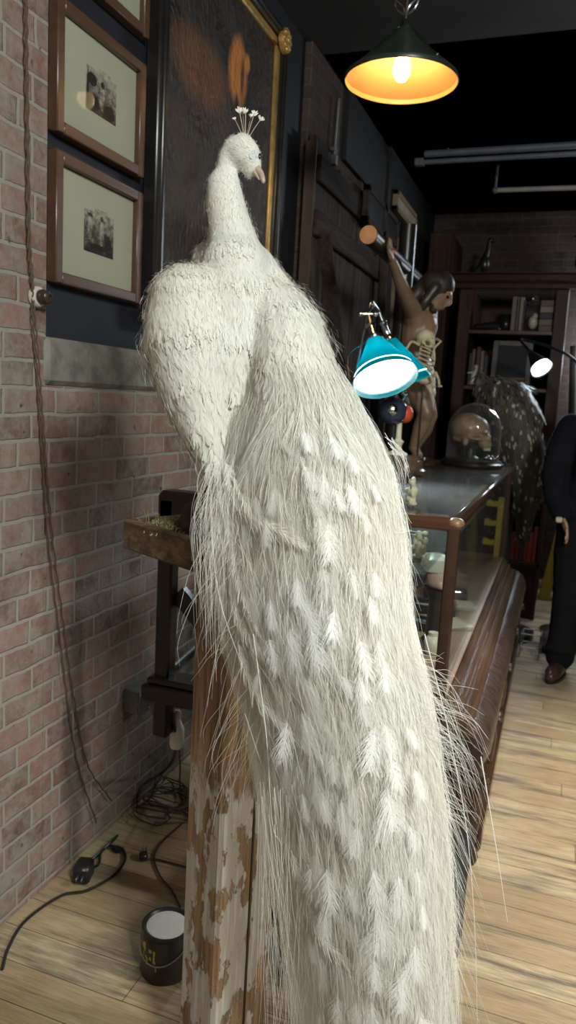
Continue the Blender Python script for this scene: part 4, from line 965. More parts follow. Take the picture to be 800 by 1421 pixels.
for s_ in (-1, 1): ey.ell(hc+fdir*.073+sdv*s_*.03+upv*.002, (.010, .013, .007), Rh, 10, 8)
ey.build('eye', M['blackgloss'], t)
lc = MB(); lc.cap([P(575, 510, 4.03), P(577, 528, 4.03), P(582, 545, 4.01)], [.1, .108, .09]); lc.cap([P(590, 512, 3.95), P(597, 530, 3.95), P(597, 552, 3.96)], [.035, .03, .012])
blob(lc, 'loincloth', M['cream'], t, .01, 2)
wd = MB(); wd.ell(hand+RT*.016, (.012, .012, .02), nu=8, nv=6); wd.build('painted_wound', M['blood'], t)
# little ivory skeleton
ysk = 3.78; q = lambda px, py, dy=0: W(px, py, ysk+dy)
mm = mpp(q(592, 470)); t = thing('small_skeleton', 'little ivory-coloured skeleton standing behind the teal lamp', 'skeleton', np.array((q(590, 600)[0], ysk+.03, ZT)))
sc = q(592, 466); skullmesh(30*mm, RT*.9-np.array((FW[0], FW[1], 0))*.35-0*UP, sc-np.array((0, 0, 15*mm)), M['ivory'], t, 'skull', voxel=.0035)
rbs = MB(); spine = spline([q(588, 474), q(583, 490), q(582, 508), q(588, 526)], 6); rbs.tube(spine, .006, 8)
for k in range(7):
    c = spine[3+k*2]; w = (.055, .066, .07, .07, .064, .054, .045)[k]
    pts = []
    for a in np.linspace(.0, 2*PI, 15): pts.append(c+RT*(w*.55+w*.6*-math.cos(a))*.9+FW*w*.62*math.sin(a)*.9-UP*(.03*(1-math.cos(a))*.5))
    rbs.tube(pts, .0035, 6)
rbs.tube(spline([spine[3]+RT*.06, spine[8]+RT*.075, spine[12]+RT*.07], 4), .006, 6)
rbs.build('rib_cage', M['ivory'], t)
am = MB()
am.tube(spline([q(583, 479), q(572, 474, -.03), q(566, 482, -.04), q(562, 490, -.04)], 5), [.006]*16, 6); am.tube([q(562, 490, -.04), q(570, 502, -.05), q(580, 497, -.06)], .0055, 6)
am.ell(q(583, 477), (.012, .012, .008)); am.build('arm', M['ivory'], t)
am = MB(); am.tube([q(596, 479, .04), q(606, 470, .02), q(612, 474, -.02)], [.007, .006, .006], 6); am.tube([q(612, 474, -.02), q(604, 482, -.05), q(601, 490, -.06)], .005, 6)
for k in range(4): am.tube([q(601, 490, -.06), q(599+2*k, 497, -.06)], .002, 5)
am.build('arm', M['ivory'], t)
pv = MB(); pv.ell(q(590, 528), (.04, .03, .022), nu=12, nv=8); pv.ell(q(584, 524), (.02, .018, .026)); pv.ell(q(596, 524), (.02, .018, .026)); blob(pv, 'pelvis', M['ivory'], t, .005, 1)
for dx, nm in ((-4, 'leg'), (5, 'leg')):
    lg = MB(); lg.tube([q(590+dx, 530), q(600+dx, 518, -.05), ], [.008, .007], 6); lg.tube([q(600+dx, 518, -.05), q(604+dx, 526, -.05), q(605+dx, 534, -.05)], [.008, .006, .006], 6)
    lg.ell(q(606+dx, 536, -.06), (.012, .018, .006)); lg.ell(q(600+dx, 518, -.05), .009, nu=8, nv=6); lg.build(nm, M['ivory'], t)
st = MB(); b0_ = q(588, 528, .02); st.tube([b0_, (b0_[0], b0_[1], ZT+.02)], .005, 8); st.lathe([(0, 0), (.05, 0), (.05, .012), (.02, .02), (0, .02)], (b0_[0], b0_[1], ZT), 24); st.build('support_rod', M['ebony'], t)

# ================================================================== dark wall things, bookcase, far end
# barn door against the left wall
t = thing('barn_door', 'tall dark plank barn door with cross braces against the left wall', 'door panel', (.06, 4.3, 0))
dy0, dy1 = 3.58, 5.05; zt_ = W(440, 195, 3.6)[2]
nb = 7; wpl = (dy1-dy0)/nb; rr = np.random.default_rng(21)
for k in range(nb):
    zt2 = zt_+rr.uniform(-.06, .05); MB().b2((.012, dy0+k*wpl+.003, .05+rr.uniform(0, .02)), (.042+rr.uniform(0, .006), dy0+(k+1)*wpl-.003, zt2), ch=.004).build('plank', M['barn'], t, angle=30)
for zz in (.5, WX(470, 335, .05)[2], zt_-.12):
    MB().b2((.05, dy0+.02, zz-.06), (.075, dy1-.02, zz+.06), ch=.005).build('rail', M['barnrail'], t, angle=30)
zz1 = WX(470, 335, .05)[2]
MB().bar((.062, dy0+.1, zz1-.04), (.062, dy1-.15, .62), .022, .11, hint=(1, 0, 0)).build('brace', M['barnrail'], t, angle=30)
e = MB().b2((0.005, dy0-.026, 0), (.06, dy0-.004, WX(434, 190, .05)[2]), ch=.004).build('edge_post', wood('edge_post_wood', (.10, .06, .038), (.05, .032, .022), 2, .7, 18), t)
# conduit on the brick strip above
a = WX(471, 138, .03); b_ = WX(464, 222, .03)
t = thing('wall_conduit', 'thin metal conduit on the dim brick above the barn door', 'pipe', a)
MB().tube([a, (a+b_)/2, b_], .012, 10).build('tube', M['steel'], t); mb = MB(); mb.box(b_+np.array((-.005, 0, .05)), (.03, .05, .02)); mb.box(b_, (.03, .035, .05)); mb.build('coupling', M['steel'], t)
# dark partition boards further on, picture boards on it
struct('wall_panel', MB().b2((.0, 5.1, 0), (.05, YB, CEIL)).b2((.0, 4.15, zt_+.08), (.03, 5.1, CEIL)), M['black_wall'], 'dark painted boarding on left wall beyond the barn door', smooth=False)
def wallboard(pts, x, mt, name, label, framem=None, dep=.03):
    p = [WX(px, py, x) for px, py in pts]; y0, y1 = min(q[1] for q in p), max(q[1] for q in p); z0, z1 = min(q[2] for q in p), max(q[2] for q in p)
    t = thing(name, label, 'wall board', (x, (y0+y1)/2, z0)); f = MB(); w = .035
    for (ya, yb, za, zb) in ((y0, y0+w, z0, z1), (y1-w, y1, z0, z1), (y0, y1, z0, z0+w), (y0, y1, z1-w, z1)): f.b2((x-dep, ya, za), (x+.008, yb, zb))
    f.build('frame', framem or M['case_wood'], t); MB().b2((x-dep, y0+.01, z0+.01), (x, y1-.01, z1-.01)).build('panel', mt, t); return t
oldwood = wood('pale_old_frame', (.30, .21, .13), (.2, .13, .08), 1, .6, 14)
wallboard(((552, 262), (577, 325)), .085, pm('yellowed_notice', (.42, .38, .24), (.34, .30, .19), .8, 0, 20), 'framed_notice', 'yellowed notice in pale wooden frame on left wall', oldwood)
wallboard(((512, 255), (532, 330)), .115, M['ebony'], 'dark_framed_board', 'dark framed board on the left wall beside barn door', M['barnrail'])
wallboard(((536, 285), (550, 345)), .115, M['ebony'], 'dark_framed_board', 'dark framed board just left of the yellowed notice', M['barnrail'])
for k, (px, y0p, y1p) in enumerate(((553, 330, 470), (566, 340, 470), (535, 350, 480))):
    a = WX(px, y0p, .10); b_ = WX(px-2, y1p, .10); setp(MB().bar(b_*np.array((1, 1, 0))+np.array((0, 0, 0)), a, .03, .05, hint=(1, 0, 0)).build('timber_stave', oldwood if k < 2 else M['barn']), ('pale upright stave below the yellowed notice', 'second pale stave right below the notice frame', 'dark upright stave left of the notice')[k], 'stave')

# bookcase
YC = 6.05; XL, XR = W(641, 420, YC)[0], W(786, 420, YC)[0]
zc1 = W(700, 379, YC-.12)[2]; zc0 = W(700, 398, YC-.1)[2]
t = thing('bookcase', 'dark wooden bookcase with heavy cornice against the brick back wall', 'bookcase', ((XL+XR)/2, YC+.2, 0))
wst = .095
for xx in (XL-.02, XR-wst+.02): MB().b2((xx, YC, .0), (xx+wst, YB-.05, zc0), ch=.006).build('side_stile', M['bookcase'], t)
prof = [(0, 0), (-.05, 0), (-.06, .03), (-.10, .05), (-.115, .085), (-.15, .10), (-.15, zc1-zc0), (0, zc1-zc0)]
MB().prism([(a, b2_) for a, b2_ in prof], (XL-.12, YC+.01, zc0), (0, 1, 0), (0, 0, 1), (1, 0, 0), XR-XL+.24).build('cornice', wood('cornice_wood', (.085, .035, .026), (.045, .02, .015), 0, .22, 16), t)
shelf_z = [W(700, 458, YC)[2], W(700, 537, YC)[2], W(700, 620, YC)[2], .62, .12]
for zz in shelf_z: MB().b2((XL+.06, YC+.01, zz-.03), (XR-.06, YB-.06, zz), ch=.004).build('shelf', wood('shelf_wood', (.10, .045, .03), (.055, .024, .017), 0, .3, 14), t)
MB().b2((XL, YB-.07, .0), (XR, YB-.05, zc0), ch=.003).build('back_panel', M['bookcase'], t)
MB().b2((XL+.05, YC+.015, .02), (XR-.05, YC+.03, shelf_z[4]), ch=.003).build('plinth_board', M['bookcase'], t)
zS1, zS2 = shelf_z[0], shelf_z[1]
bcol = [(.16, .12, .1), (.22, .17, .14), (.05, .04, .045), (.3, .25, .2), (.09, .05, .04), (.04, .05, .07), (.35, .05, .03), (.28, .04, .025)]
def book(c, w, d, h, ci, label, group, lean=0):
    t = thing('book', label, 'book', c, group); col = bcol[ci]; R = np.array(((math.cos(lean), 0, math.sin(lean)), (0, 1, 0), (-math.sin(lean), 0, math.cos(lean))))
    mt = M.setdefault('bk%d' % ci, pm('book_cloth_%s' % 'abcdefgh'[ci], col, None, .6, 0, 12, bs=.1))
    g = MB(); c = np.array(c, float)+np.array((w/2, 0, 0))
    for s_ in (-1, 1): g.box(c+R@np.array((s_*(w/2-.002), d/2, h/2)), (.004, d, h), R=R, ch=.001)
    g.box(c+R@np.array((0, .003, h/2)), (w, .006, h), R=R, ch=.002); g.build('cover', mt, t)
    MB().box(c+R@np.array((0, d/2, h/2)), (w-.009, d-.012, h-.01), R=R, ch=.001).build('pages', M['paper'], t)
def xat(px, y=YC+.05): return W(px, 450, y)[0]
for k, (px, w, h, ci) in enumerate(((709, .033, .255, 1), (716, .016, .25, 0), (720, .026, .25, 3), (725, .014, .23, 2))):
    book((xat(px), YC+.05, zS1+.0005), w, .16, h, ci, ('pale grey tall book, leftmost of the upright row', 'thin brown book between the two pale ones', 'pale cream spined book beside the glass jar', 'short dark book nearest to the glass jar')[k], 'upright books on the upper shelf')
for k in range(5):
    c = np.array((xat(748.5), YC+.06, zS1+.001+.0465*k)); t = thing('book', ('lowest', 'second from bottom', 'middle', 'second from top', 'topmost')[k]+' book of the flat pile at the shelf right end', 'book', c, 'flat pile of books')
    mt = M.setdefault('bk%d' % (k % 4), pm('book_cloth_%s' % 'abcdefgh'[k % 4], bcol[k % 4], None, .6, 0, 12))
    g = MB(); g.box(c+np.array((.05, .09, .002)), (.10, .17, .004), ch=.001); g.box(c+np.array((.05, .09, .043)), (.10, .17, .004), ch=.001); g.box(c+np.array((.05, .003, .0225)), (.10, .006, .044), ch=.002); g.build('cover', mt, t)
    MB().box(c+np.array((.05, .09, .0225)), (.09, .16, .036), ch=.001).build('pages', M['paper'], t)
c = np.array((xat(739.5), YC+.1, zS1+.0005))
t = thing('glass_jar', 'glass specimen jar with rounded stopper standing on the upper shelf', 'jar', c)
MB().lathe([(0, .002), (.055, .002), (.06, .02), (.06, .16), (.045, .19), (.042, .205), (.05, .21)], c, 28).build('jar_body', M['domeglass'], t)
MB().lathe([(0, .205), (.042, .205), (.052, .215), (.05, .225), (.02, .235), (.024, .255), (0, .268)], c, 24).build('stopper', M['domeglass'], t)
mb = MB(); mb.ell(c+np.array((0, 0, .07)), (.035, .03, .05)); mb.ell(c+np.array((.012, -.01, .115)), (.02, .018, .025)); mb.build('pale_specimen', M['coral'], t)
c = np.array((xat(660), YC+.06, zS1+.004)); mb = MB(); 
mb.cap([c+np.array((.0, .08, .03)), c+np.array((.12, .08, .04)), c+np.array((.22, .06, .03))], [.024, .034, .02]); mb.cap([c+np.array((.22, .06, .03)), c+np.array((.28, .03, .018))], [.014, .008]); mb.ell(c+np.array((.1, .08, .008)), (.14, .05, .008))
setp(blob(mb, 'dark_carving', M['ebony'], voxel=.007, smooth=1), 'low dark carved animal lying at left of the upper shelf', 'carving')
c = np.array((xat(701)+.0, YC+.13, zS1+.0005)); smt = thing('round_pot', 'small dark rounded pot beside the upright books', 'pot', c)
MB().lathe([(0, 0), (.03, 0), (.05, .03), (.052, .07), (.035, .1), (.03, .12), (.034, .125), (.026, .125)], c, 24).build('pot_body', M['ebony'], smt)
# lower shelf: framed picture, pale leaning prints, box
c = np.array((xat(687, YC+.1), YC+.14, zS2+.004)); pw_, ph_ = .30, .36
t = thing('leaning_frame', 'grey framed dim picture leaning on the lower bookcase shelf', 'picture', c)
Rl = np.array(((1, 0, 0), (0, math.cos(.12), math.sin(.12)), (0, -math.sin(.12), math.cos(.12))))
f = MB()
for (dx, dz, w, h) in ((.02, ph_/2, .04, ph_), (pw_-.02, ph_/2, .04, ph_), (pw_/2, .02, pw_-.08, .04), (pw_/2, ph_-.02, pw_-.08, .04)): f.box(c+Rl@np.array((dx, 0, dz)), (w, .02, h), R=Rl)
f.build('frame', pm('grey_frame', (.15, .14, .14), (.1, .095, .095), .5, 0, 9), t); MB().box(c+Rl@np.array((pw_/2, .004, ph_/2)), (pw_-.06, .006, ph_-.06), R=Rl).build('picture', M['navy'], t)
for k, (px, w, h, ci) in enumerate(((656, .022, .25, 2), (660, .022, .28, 0), (666, .03, .3, 4), (672, .025, .27, 1), (677, .028, .24, 2))):
    book((xat(px, YC+.05), YC+.05, zS2+.0005), w, .16, h, ci, ('dark thin book leftmost on the lower shelf', 'brown book just left of the white figurine', 'tall maroon book right of the white figurine', 'grey book beside the tall maroon one', 'short dark book next to the leaning frame')[k], 'upright books on the lower shelf')
c = np.array((xat(663, YC+.02), YC+.045, zS2+.006)); mb = MB(); mb.cap([c+np.array((0, 0, .02)), c+np.array((.005, 0, .08)), c+np.array((.02, 0, .12))], [.024, .02, .012]); mb.ell(c+np.array((.018, 0, .14)), .017); mb.cap([c+np.array((.01, 0, .1)), c+np.array((-.04, -.01, .09))], [.01, .007]); mb.ell(c+np.array((0, 0, .008)), (.03, .03, .008))
setp(blob(mb, 'white_figurine', M['porcelain'], voxel=.005, smooth=1), 'tiny white figurine before the books on the lower shelf', 'figurine')
t = smallbox(697, YC+.06, zS2+.001, (.16, .1, .075), 0, M['brown_box'], 'trinket_box', 'small brown box in front of the leaning frame', 'box')
# on top of the bookcase: dark birds
def darkbird(px, py, y, s, name, label, mir=1):
    c = W(px, py, y); c = np.array((c[0], y, zc1)); m = MB(); e = np.array((mir, 0, 0)); u_ = np.array((0, 0, 1.))
    m.cap([c+u_*.03*s, c+u_*.10*s+e*.02*s], [.016*s, .02*s]); m.ell(c+u_*.2*s, (.07*s, .06*s, .11*s)); m.cap([c+u_*.26*s, c+u_*.38*s+e*.03*s, c+u_*.46*s+e*.035*s], [.05*s, .03*s, .024*s])
    m.ell(c+u_*.485*s+e*.05*s, (.042*s, .03*s, .03*s)); m.cap([c+u_*.48*s+e*.08*s, c+u_*.455*s+e*.14*s], [.014*s, .004*s]); m.cap([c+u_*.16*s-e*.04*s, c+u_*.06*s-e*.12*s, c+u_*.005*s-e*.2*s], [.05*s, .035*s, .015*s]); m.lathe([(0, 0), (.07*s, 0), (.07*s, .02*s), (0, .025*s)], c, 16)
    setp(blob(m, name, M['ebony'], voxel=.012*s, smooth=1), label, 'stuffed bird')
darkbird(672, 375, 6.25, .62, 'dark_mounted_bird', 'dark mounted bird standing on the bookcase cornice')
darkbird(806, 372, 6.2, .65, 'dark_mounted_bird', 'dark mounted bird at right end of the bookcase top', -1)
# left tall cabinet side beside bookcase
a = W(607, 310, 6.3); t = thing('dark_cupboard', 'dark narrow cupboard side standing left of bookcase', 'cupboard', (XL-.2, 6.5, 0))
MB().b2((.14, 6.25, 0), (XL-.14, YB-.02, W(620, 320, 6.2)[2]), ch=.006).build('carcase', M['bookcase'], t)
MB().b2((.18, 6.235, .3), (XL-.17, 6.252, W(620, 345, 6.2)[2]), ch=.005).build('door', M['bookcase'], t)
MB().ell((XL-.20, 6.225, 1.3), .014).build('knob', M['gold'], t)
# lower dark bookcase with red books, behind the far end of the counter
LX0, LX1 = W(702, 760, 5.45)[0], W(752, 760, 5.45)[0]
zt3 = W(720, 690, 5.45)[2]
t = thing('low_bookshelf', 'low dark bookshelf of red books beyond the far counter end', 'bookshelf', ((LX0+LX1)/2, 5.6, 0))
for xx in (LX0, LX1-.025): MB().b2((xx, 5.45, 0), (xx+.025, 5.75, zt3)).build('side', M['bookcase'], t)
zlow = W(720, 779, 5.45)[2]
for zz in (zlow, zt3): MB().b2((LX0, 5.45, zz-.03), (LX1, 5.75, zz)).build('shelf', M['bookcase'], t)
MB().b2((LX0+.02, 5.47, 0), (LX1-.02, 5.49, zlow-.03)).build('kick_board', M['bookcase'], t); MB().b2((LX0+.02, 5.73, 0), (LX1-.02, 5.75, zt3)).build('back', M['bookcase'], t)
xx = LX0+.03; k = 0; rr = np.random.default_rng(31)
seq = ['leftmost', 'second', 'third', 'fourth', 'fifth', 'sixth', 'seventh', 'eighth']
while xx < LX1-.055 and k < 8:
    w = rr.uniform(.022, .034); book((xx, 5.47, zlow+.0005), w-.001, .15, rr.uniform(.19, .25), (6, 7, 4, 6)[k % 4], seq[k]+' red-brown book on the low shelf beyond counter', 'red books on the low shelf'); xx += w; k += 1
# spotted brown bird with long drooping train, beyond the dome
yb0 = 5.0
def dsp(px, py, y=yb0): return W(px, py, y)
t = thing('spotted_brown_bird', 'mounted brown bird with white-spotted drooping train beyond the skull dome', 'stuffed bird', dsp(705, 700)*np.array((1, 1, 0)))
mb = MB(); mb.cap([dsp(670, 548), dsp(690, 545), dsp(712, 555), dsp(728, 580)], [.05, .1, .12, .11]); mb.cap([dsp(672, 548), dsp(664, 530), dsp(668, 522)], [.05, .032, .03]); mb.cap([dsp(668, 522), dsp(659, 526)], [.018, .005])
mb.cap([dsp(715, 570), dsp(728, 620), dsp(733, 680), dsp(726, 735)], [.12, .12, .10, .045]); mb.cap([dsp(700, 560), dsp(710, 600), dsp(722, 650)], [.11, .1, .06]); mb.cap([dsp(690, 552), dsp(697, 600), dsp(705, 640)], [.07, .06, .03])
def spotmat():
    m, nt, b, _ = newmat('spotted_plumage'); v = coords(nt, (1, 1, .62)); vo = N(nt, 'ShaderNodeTexVoronoi'); vo.inputs['Scale'].default_value = 19; vo.inputs['Randomness'].default_value = .7; nt.links.new(v, vo.inputs['Vector'])
    f = ramp(nt, vo.outputs['Distance'], ((.20, (1,)*3), (.30, (0,)*3))); n = noise(nt, coords(nt, (1, 1, .15)), 60, 4)
    c = ramp(nt, n, ((.35, (.05, .042, .036)), (.65, (.17, .145, .115)))); c = mixc(nt, f, c, (.58, .55, .47)); nt.links.new(c, b.inputs['Base Color']); b.inputs['Roughness'].default_value = .7; bump(nt, b, n, .8, .01); return m
brown = blob(mb, 'body', spotmat(), t, .012, 3); BROWN = t
MB().lathe([(0, 0), (.2, 0), (.2, .04), (0, .04)], dsp(715, 700)*np.array((1, 1, 0)), 28).build('plinth', M['ebony'], t)
pp_ = dsp(718, 600, yb0+.1); MB().tube([(pp_[0], pp_[1], .04), (pp_[0], pp_[1], pp_[2])], .03, 12).build('perch_pole', M['ebony'], t)
# pipes under the soffit, bracket
a = W(590, 214, 5.2); b_ = W(830, 197, 5.2); t = thing('ceiling_pipe', 'long grey pipe crossing under the dark ceiling, upper of the two', 'pipe', a)
MB().tube([a, b_+np.array((1.6, 0, 0))], .022, 12).build('tube', M['pipe'], t); MB().tube([a+np.array((0, 0, -.05)), b_+np.array((1.6, 0, -.05))], .016, 12).build('second_tube', M['pipe'], t)
hg = MB(); 
for fx in (.15, 1.2, 2.4): p = a+np.array((fx, 0, 0)); hg.tube([p, (p[0], p[1], W(760, 31, 3.75)[2])], .006, 6)
hg.build('hanger', M['pipe'], t); mb = MB(); mb.box(a+np.array((-.03, 0, -.05)), (.06, .05, .045)); mb.build('end_fitting', M['steel'], t)
a = W(688, 264, 5.6); b_ = W(830, 260, 5.6); t = thing('short_rail', 'thin pale rail under the grey ceiling pipe, lower of the two', 'pipe', a)
MB().tube([a, b_+np.array((.8, 0, 0))], .016, 12).build('tube', pm('pale_pipe', (.42, .4, .38), (.34, .33, .31), .4), t); mb = MB(); mb.tube([a, (a[0], a[1], W(760, 31, 3.75)[2])], .008, 8); mb.ell(a, .022); mb.build('hanger', M['pipe'], t)
# dark tall implement on the brick at right, brown bag on floor
a = W(800, 480, 6.6); b_ = W(798, 610, 6.6); t = thing('dark_paddle', 'dark long-handled paddle leaning on the brick right of bookcase', 'paddle', (b_[0], 6.6, 0))
MB().tube([(b_[0]-.0, 6.45, 0.06), b_, a], [.03, .055, .045], 12).build('shaft', M['ebony'], t); MB().box((b_[0], 6.5, .40), (.13, .04, .7), ch=.015).build('blade', M['ebony'], t)
c = WZ(742, 868, 0)-np.array((-.16, .50, 0)); t = thing('dark_bag', 'dark brown soft bag on floor between counter and shoes', 'bag', c)
mb = MB(); mb.ell(c+np.array((0, .05, .05)), (.12, .16, .055)); mb.ell(c+np.array((.05, .12, .07)), (.09, .1, .055)); mb.ell(c+np.array((-.02, -.04, .03)), (.1, .1, .032)); blob(mb, 'bag_body', pm('bag_brown', (.06, .032, .025), (.04, .022, .018), .7, 0, 9, bs=.3), t, .012, 2)
MB().tube(spline([c+np.array((-.06, 0, .08)), c+np.array((-.04, 0, .16)), c+np.array((.05, .02, .16)), c+np.array((.06, .02, .09))], 6), .008, 8).build('handle', M['leather'], t)
c = WZ(733, 912, 0); t = thing('wire_stand', 'low pale wire stand on floor beside the counter end', 'stand', c)
mb = MB()
for (dx, dy) in ((-.05, 0), (.06, 0), (-.04, .12), (.07, .12)): mb.tube([c+np.array((dx, dy, 0)), c+np.array((dx, dy, .14))], .004, 6)
for zz in (.06, .14):
    for (p, q2) in (((-.05, 0), (.06, 0)), ((.06, 0), (.07, .12)), ((.07, .12), (-.04, .12)), ((-.04, .12), (-.05, 0))): mb.tube([c+np.array((*p, zz)), c+np.array((*q2, zz))], .003, 6)
mb.build('wire_frame', M['steel'], t)

# ================================================================== person standing at right
yp_ = 4.35; fx = 1.52
t = thing('person', 'person in black jacket and trousers with brown shoes, cut by photo edge', 'person', (fx, yp_, 0))
o = np.array((fx, yp_, 0)); V3 = lambda x, y, z: o+np.array((x, y, z))
sk_ = MB(); sk_.cap([V3(0, 0, 1.40), V3(0, -.01, 1.55)], [.062, .056]); sk_.ell(V3(0, -.02, 1.655), (.075, .095, .115), nu=20, nv=14); sk_.ell(V3(0, -.06, 1.60), (.05, .05, .055)); sk_.ell(V3(0, -.118, 1.64), (.014, .02, .026), nu=10, nv=8)
for s_ in (-1, 1): sk_.ell(V3(s_*.076, -.005, 1.645), (.012, .02, .032), nu=10, nv=8); sk_.ell(V3(s_*.032, -.098, 1.685), (.022, .012, .008), nu=10, nv=6)
sk_.ell(V3(0, -.1, 1.59), (.026, .014, .010)); sk_.cap([V3(0, 0, 1.0), V3(0, 0, 1.25), V3(0, 0, 1.42)], [.12, .13, .07])
for s_ in (-1, 1):
    sk_.cap([V3(s_*.17, .01, 1.38), V3(s_*.24, .02, 1.12), V3(s_*.19, -.09, .93)], [.05, .042, .03]); sk_.cap([V3(s_*.09, 0, .92), V3(s_*.095, -.01, .5), V3(s_*.1, .02, .1)], [.08, .055, .04]); sk_.cap([V3(s_*.11, .02, .08), V3(s_*.115, -.05, .05)], [.034, .024])
    hnd = V3(s_*.175, -.12, .89); d = np.array((-s_*.35, -.35, -.85)); d /= np.linalg.norm(d); sx = np.array((0, -1., .4)); sx -= d*(sx@d); sx /= np.linalg.norm(sx); nx = np.cross(d, sx); sk_.ell(hnd+d*.02, (.016, .034, .045), np.array((nx, sx, d)).T, 12, 8)
    for k, L in enumerate((.065, .075, .07, .055)):
        a = hnd+sx*(k-1.5)*.018+d*.055; sk_.cap([a, a+d*L*.5-nx*s_*.006, a+d*L*.85-nx*s_*.022], [.0095, .009, .008], 8)
    a = hnd+sx*.034+d*.0; sk_.cap([a, a+sx*.02+d*.025, a+sx*.022+d*.05], [.011, .010, .009], 8)
blob(sk_, 'body', M['skin'], t, .0085, 2)
jk = MB(); jk.cap([V3(0, .01, .93), V3(0, .0, 1.10), V3(0, .0, 1.28), V3(0, .01, 1.40)], [.165, .165, .17, .12]); jk.ell(V3(0, .01, 1.33), (.21, .12, .11)); jk.ell(V3(0, .0, 1.02), (.205, .14, .16)); jk.cap([V3(0, 0, 1.42), V3(0, -.0, 1.475)], [.09, .078])
for s_ in (-1, 1):
    jk.cap([V3(s_*.19, .01, 1.385), V3(s_*.225, .02, 1.27), V3(s_*.245, .025, 1.12), V3(s_*.225, -.04, 1.0), V3(s_*.19, -.10, .925)], [.075, .078, .074, .066, .055])
    for q_ in range(3): jk.ell(V3(s_*(.245-.008*q_), .02-.02*q_, 1.16-.05*q_), (.068, .07, .016))
blob(jk, 'jacket', M['cloth_black'], t, .011, 3)
tr = MB(); tr.ell(V3(0, .01, .90), (.185, .13, .13))
for s_ in (-1, 1): tr.cap([V3(s_*.095, .01, .86), V3(s_*.105, -.0, .68), V3(s_*.105, -.01, .48), V3(s_*.11, .0, .25), V3(s_*.115, .01, .11)], [.115, .105, .086, .078, .08]); tr.ell(V3(s_*.112, .0, .5), (.088, .09, .02)); tr.ell(V3(s_*.115, .0, .16), (.09, .095, .02))
blob(tr, 'trousers', M['trouser'], t, .011, 2)
for s_, yaw in ((-1, -.25), (1, .35)):
    shp = MB(); dd = np.array((math.sin(yaw), -math.cos(yaw), 0)); b0 = V3(s_*.112, .02, 0)
    shp.cap([b0-dd*.045+np.array((0, 0, .05)), b0+dd*.05+np.array((0, 0, .048)), b0+dd*.13+np.array((0, 0, .04)), b0+dd*.18+np.array((0, 0, .033))], [.045, .046, .044, .03]); shp.cap([b0-dd*.02+np.array((0, 0, .05)), b0+np.array((0, 0, .1))], [.046, .045])
    sh = blob(shp, 'shoe', M['leather'], t, .008, 2)
    sl_ = MB(); Rs = np.array((np.array((-dd[1], dd[0], 0)), dd, (0, 0, 1))).T
    sl_.add([b0+Rs@np.array((w*x, y, zz)) for zz in (0.0, .016) for (x, y, w) in [(math.cos(a), .065+math.sin(a)*.14, .047) for a in np.linspace(0, 2*PI, 24, endpoint=False)]], [tuple(range(24))[::-1], tuple(range(24, 48))]+[(i, (i+1) % 24, 24+(i+1) % 24, 24+i) for i in range(24)])
    s2 = sl_.build('sole', M['blackplastic'], sh)
    lc_ = MB()
    for k in range(4): c = b0+dd*(.055+.02*k)+np.array((0, 0, .088-.006*k)); lc_.tube([c-Rs[:, 0]*.022, c+np.array((0, 0, .006)), c+Rs[:, 0]*.022], .003, 6)
    lc_.build('laces', M['blackplastic'], sh)
hr = MB(); hr.ell(V3(0, .008, 1.685), (.084, .10, .105), nu=20, nv=14); ck = MB(); ck.ell(V3(0, -.085, 1.61), (.07, .07, .10)); blob(hr, 'hair', M['darkhair'], t, .01, 2, cut=ck)
eye = MB()
for s_ in (-1, 1): eye.ell(V3(s_*.032, -.103, 1.667), (.013, .008, .007), nu=10, nv=8)
eye.build('eye', M['blackgloss'], t)
p = W(788, 731, 4.2); MB().box(V3(-.2, -.16, .90), (.035, .03, .03), ch=.006).build('wrist_watch', M['porcelain'], t)

# black box added behind the train to darken the gaps of the lowest feathers
a = W(388, 1300, 1.62); b_ = W(632, 1260, 1.62); bz = W(500, 1235, 1.62)[2]
t = thing('dark_backing_box', 'black box added right of the post as dark backing to the lowest train feathers', 'box', ((a[0]+b_[0])/2, 1.8, 0))
MB().b2((a[0], 1.62, .0), (b_[0], 1.98, bz*.8), ch=.006).build('box_body', M['black_wall'], t); MB().b2((a[0]-.006, 1.612, bz*.8), (b_[0]+.006, 1.988, bz), ch=.006).build('box_lid', M['black_wall'], t)
# ================================================================== white peacock
PEA = thing('white_peacock', 'mounted white peacock with long hanging train, seen from behind on wooden tray', 'peacock', (PC[0]+.05, PC[1]+.05, TZ1))
def cp(px, py, y, r): p = W(px, py, y); return p, r*mpp(p)
def chain(m, L, n=18):
    q = [cp(*a) for a in L]; m.cap([a for a, _ in q], [b_ for _, b_ in q], n)
m = MB()
HY = 1.37
chain(m, ((338, 213, HY, 21), (328, 207, HY, 18), (319, 217, HY, 15.5), (315, 236, HY-.003, 14.5), (311, 258, HY-.006, 23.5), (313, 280, HY-.01, 26.5), (317, 302, HY-.015, 28.5), (322, 326, HY-.02, 32), (326, 350, HY-.03, 38), (327, 375, HY-.045, 49)))
hd = W(341, 214, HY); hm = mpp(hd)
bfd = W(367, 254, HY-.006)-W(345, 217, HY); bfd /= np.linalg.norm(bfd)           # the way the bill points
bsd = np.cross(FW*-1, bfd); bsd = np.cross(bfd, np.cross(-FW, bfd)); bsd /= np.linalg.norm(bsd); bup = np.cross(bsd, bfd)
if bup @ UP < 0: bup = -bup
Rb = np.array((bfd, bup, bsd)).T
m.ell(W(342, 214, HY), np.array((26, 19.5, 19))*hm, Rb, 24, 16); m.ell(W(350, 228, HY), np.array((17, 12.5, 13))*hm, Rb, 20, 12); m.ell(W(344, 234, HY), np.array((14, 9, 12))*hm, Rb, 20, 12)
m.ell(W(337, 203, HY), np.array((17, 17, 17))*hm, None, 20, 12)
